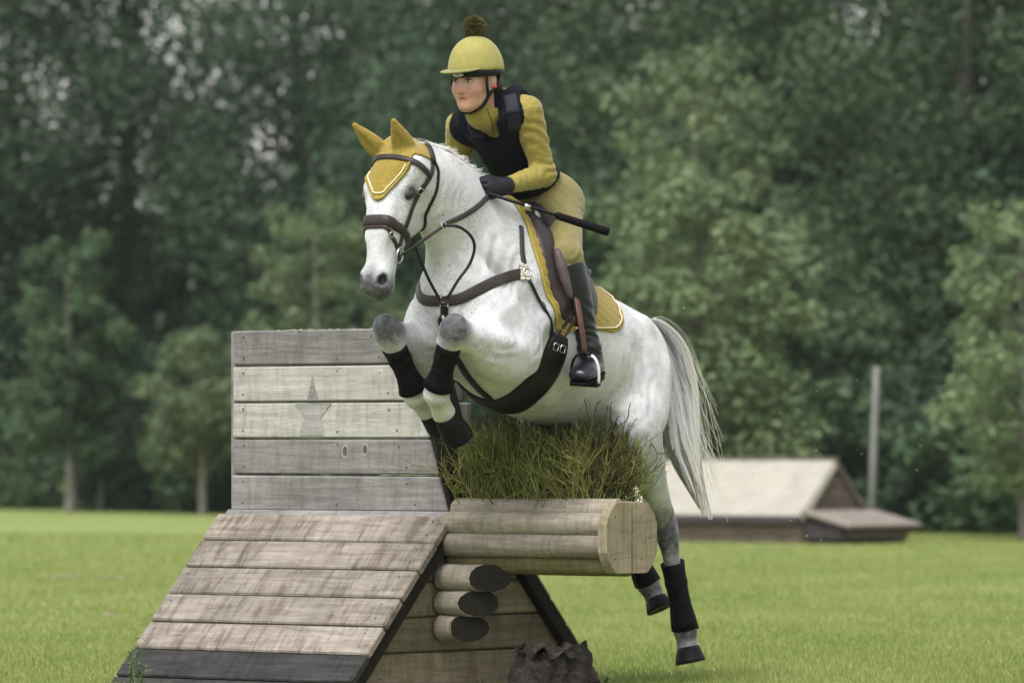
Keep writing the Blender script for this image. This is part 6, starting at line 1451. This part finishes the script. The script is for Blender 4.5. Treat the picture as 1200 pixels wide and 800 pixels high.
# ------------------------------------------------------------------ whip, stirrups
M_BRANCH = simple('white_stirrup', (0.62, 0.62, 0.63), 0.35, 0.5, 0.05)
wd0, wd1 = P(579, 229, 0.53), P(713, 272, 0.42)
whip = empty('riding_whip', wd0); tag(whip, 'black riding whip held in the gloved hand, pointing right', 'riding whip')
ww = nrm(wd1 - wd0); LW = np.linalg.norm(wd1 - wd0)
mb = MB(); mb.add(*tube_arrays([wd0 - ww * 0.03, wd0 + ww * LW * 0.3, wd0 + ww * LW * 0.56], [0.0065, 0.0062, 0.0058], 10)); mb.build('shaft', M_HBLK, whip, True)
mb = MB(); mb.add(*tube_arrays([wd0 + ww * LW * 0.53, wd0 + ww * LW * 0.55, wd0 + ww * LW * 0.97, wd1], [0.008, 0.0145, 0.0165, 0.0155], 12)); mb.build('grip', M_NEO, whip, True)
mb = MB(); mb.add(*tube_arrays([wd0 + ww * LW * 0.265, wd0 + ww * LW * 0.315], [0.0078, 0.0078], 10)); mb.build('silver_band', M_STEEL, whip, True)
for s in (1,):
    h, k, a, he, to = LEGS[s]; u_ = nrm(to - he); dn = nrm(-HU - u_ * (-HU @ u_)); sd = np.cross(u_, dn); sd = sd if sd @ HLf * s > 0 else -sd
    c = he * 0.35 + to * 0.65 + dn * 0.036; si = empty('stirrup', c); 
    tag(si, 'black stirrup with white outer branch around the boot of the rider', 'stirrup')
    arc = [c + sd * 0.054, c + sd * 0.055 - dn * 0.05, c + sd * 0.040 - dn * 0.095, c - dn * 0.115 + sd * 0.0, c - sd * 0.040 - dn * 0.095, c - sd * 0.055 - dn * 0.05, c - sd * 0.054]
    ca = cr(arc, 5); mb = MB(); mb.add(*tube_arrays(ca[:13], 0.0058, 8)); mb.build('outer_branch', M_BRANCH, si, True); mb = MB(); mb.add(*tube_arrays(ca[12:], 0.0055, 8)); mb.build('inner_branch', M_HBLK, si, True)
    q = [c + sd * x + u_ * y + dn * z for z in (0, 0.012) for x, y in ((-0.055, -0.022), (0.055, -0.022), (0.055, 0.022), (-0.055, 0.022))]; mb = MB(); mb.add(q, [(3, 2, 1, 0), (4, 5, 6, 7), (0, 1, 5, 4), (1, 2, 6, 5), (2, 3, 7, 6), (3, 0, 4, 7)]); mb.build('tread', M_NEO, si)
    top = c - dn * 0.115; l0 = rad(0.27, 60 * s, 0.03)
    pl = cr([l0, (l0 + top) / 2 + HLf * s * 0.02 + HF * 0.035, top], 6)
    strap('stirrup_leather', pl, np.tile(nrm(HLf * s + HF * 0.5), (len(pl), 1)), 0.024, 0.005, L_RED, si)
# ------------------------------------------------------------------ damp air between the camera and the wood
bm = bmesh.new(); bmesh.ops.create_cube(bm, size=1.0)
for v in bm.verts: v.co = ((v.co.x) * 290, v.co.y * 330 + 100, -1.5 + (v.co.z + 0.5) * 18.5)
me = bpy.data.meshes.new('haze'); bm.to_mesh(me); bm.free()
hm = bpy.data.materials.new('damp_air'); hm.use_nodes = True; ht = hm.node_tree
for n in list(ht.nodes): ht.nodes.remove(n)
ho = ht.nodes.new('ShaderNodeOutputMaterial'); hv_ = ht.nodes.new('ShaderNodeVolumePrincipled')
hv_.inputs['Color'].default_value = (0.86, 0.92, 0.95, 1); hv_.inputs['Density'].default_value = 0.0002; hv_.inputs['Anisotropy'].default_value = 0.1
ht.links.new(hv_.outputs[0], ho.inputs['Volume'])
haze = link('haze', me, hm); tag(haze, 'thin damp haze filling the air over the meadow', 'haze', kind='stuff')

# drops of water and grit thrown up behind the horse: too many and too small to count
g = np.random.default_rng(12); mb = MB()
for k in range(80):
    px, py = g.normal(960, 75), g.normal(470, 85); c = P(px, py, g.uniform(-1.6, -0.4)); r_ = g.uniform(0.0012, 0.0032)
    if c[2] < 0.1: continue
    d = nrm(g.normal(size=3)) * r_ * g.uniform(1, 2.2)
    mb.add([c + d, c - d, c + np.array([r_, 0, 0]), c - np.array([r_, 0, 0]), c + np.array([0, r_, 0]), c - np.array([0, 0, r_])], [(0, 2, 4), (0, 4, 3), (0, 3, 5), (0, 5, 2), (1, 4, 2), (1, 3, 4), (1, 5, 3), (1, 2, 5)])
o = mb.build('spray', simple('water_spray', (0.25, 0.255, 0.25), 0.35, 0.5, 0.3)); tag(o, 'fine spray of drops flying in front of the dark wood', 'spray', kind='stuff')
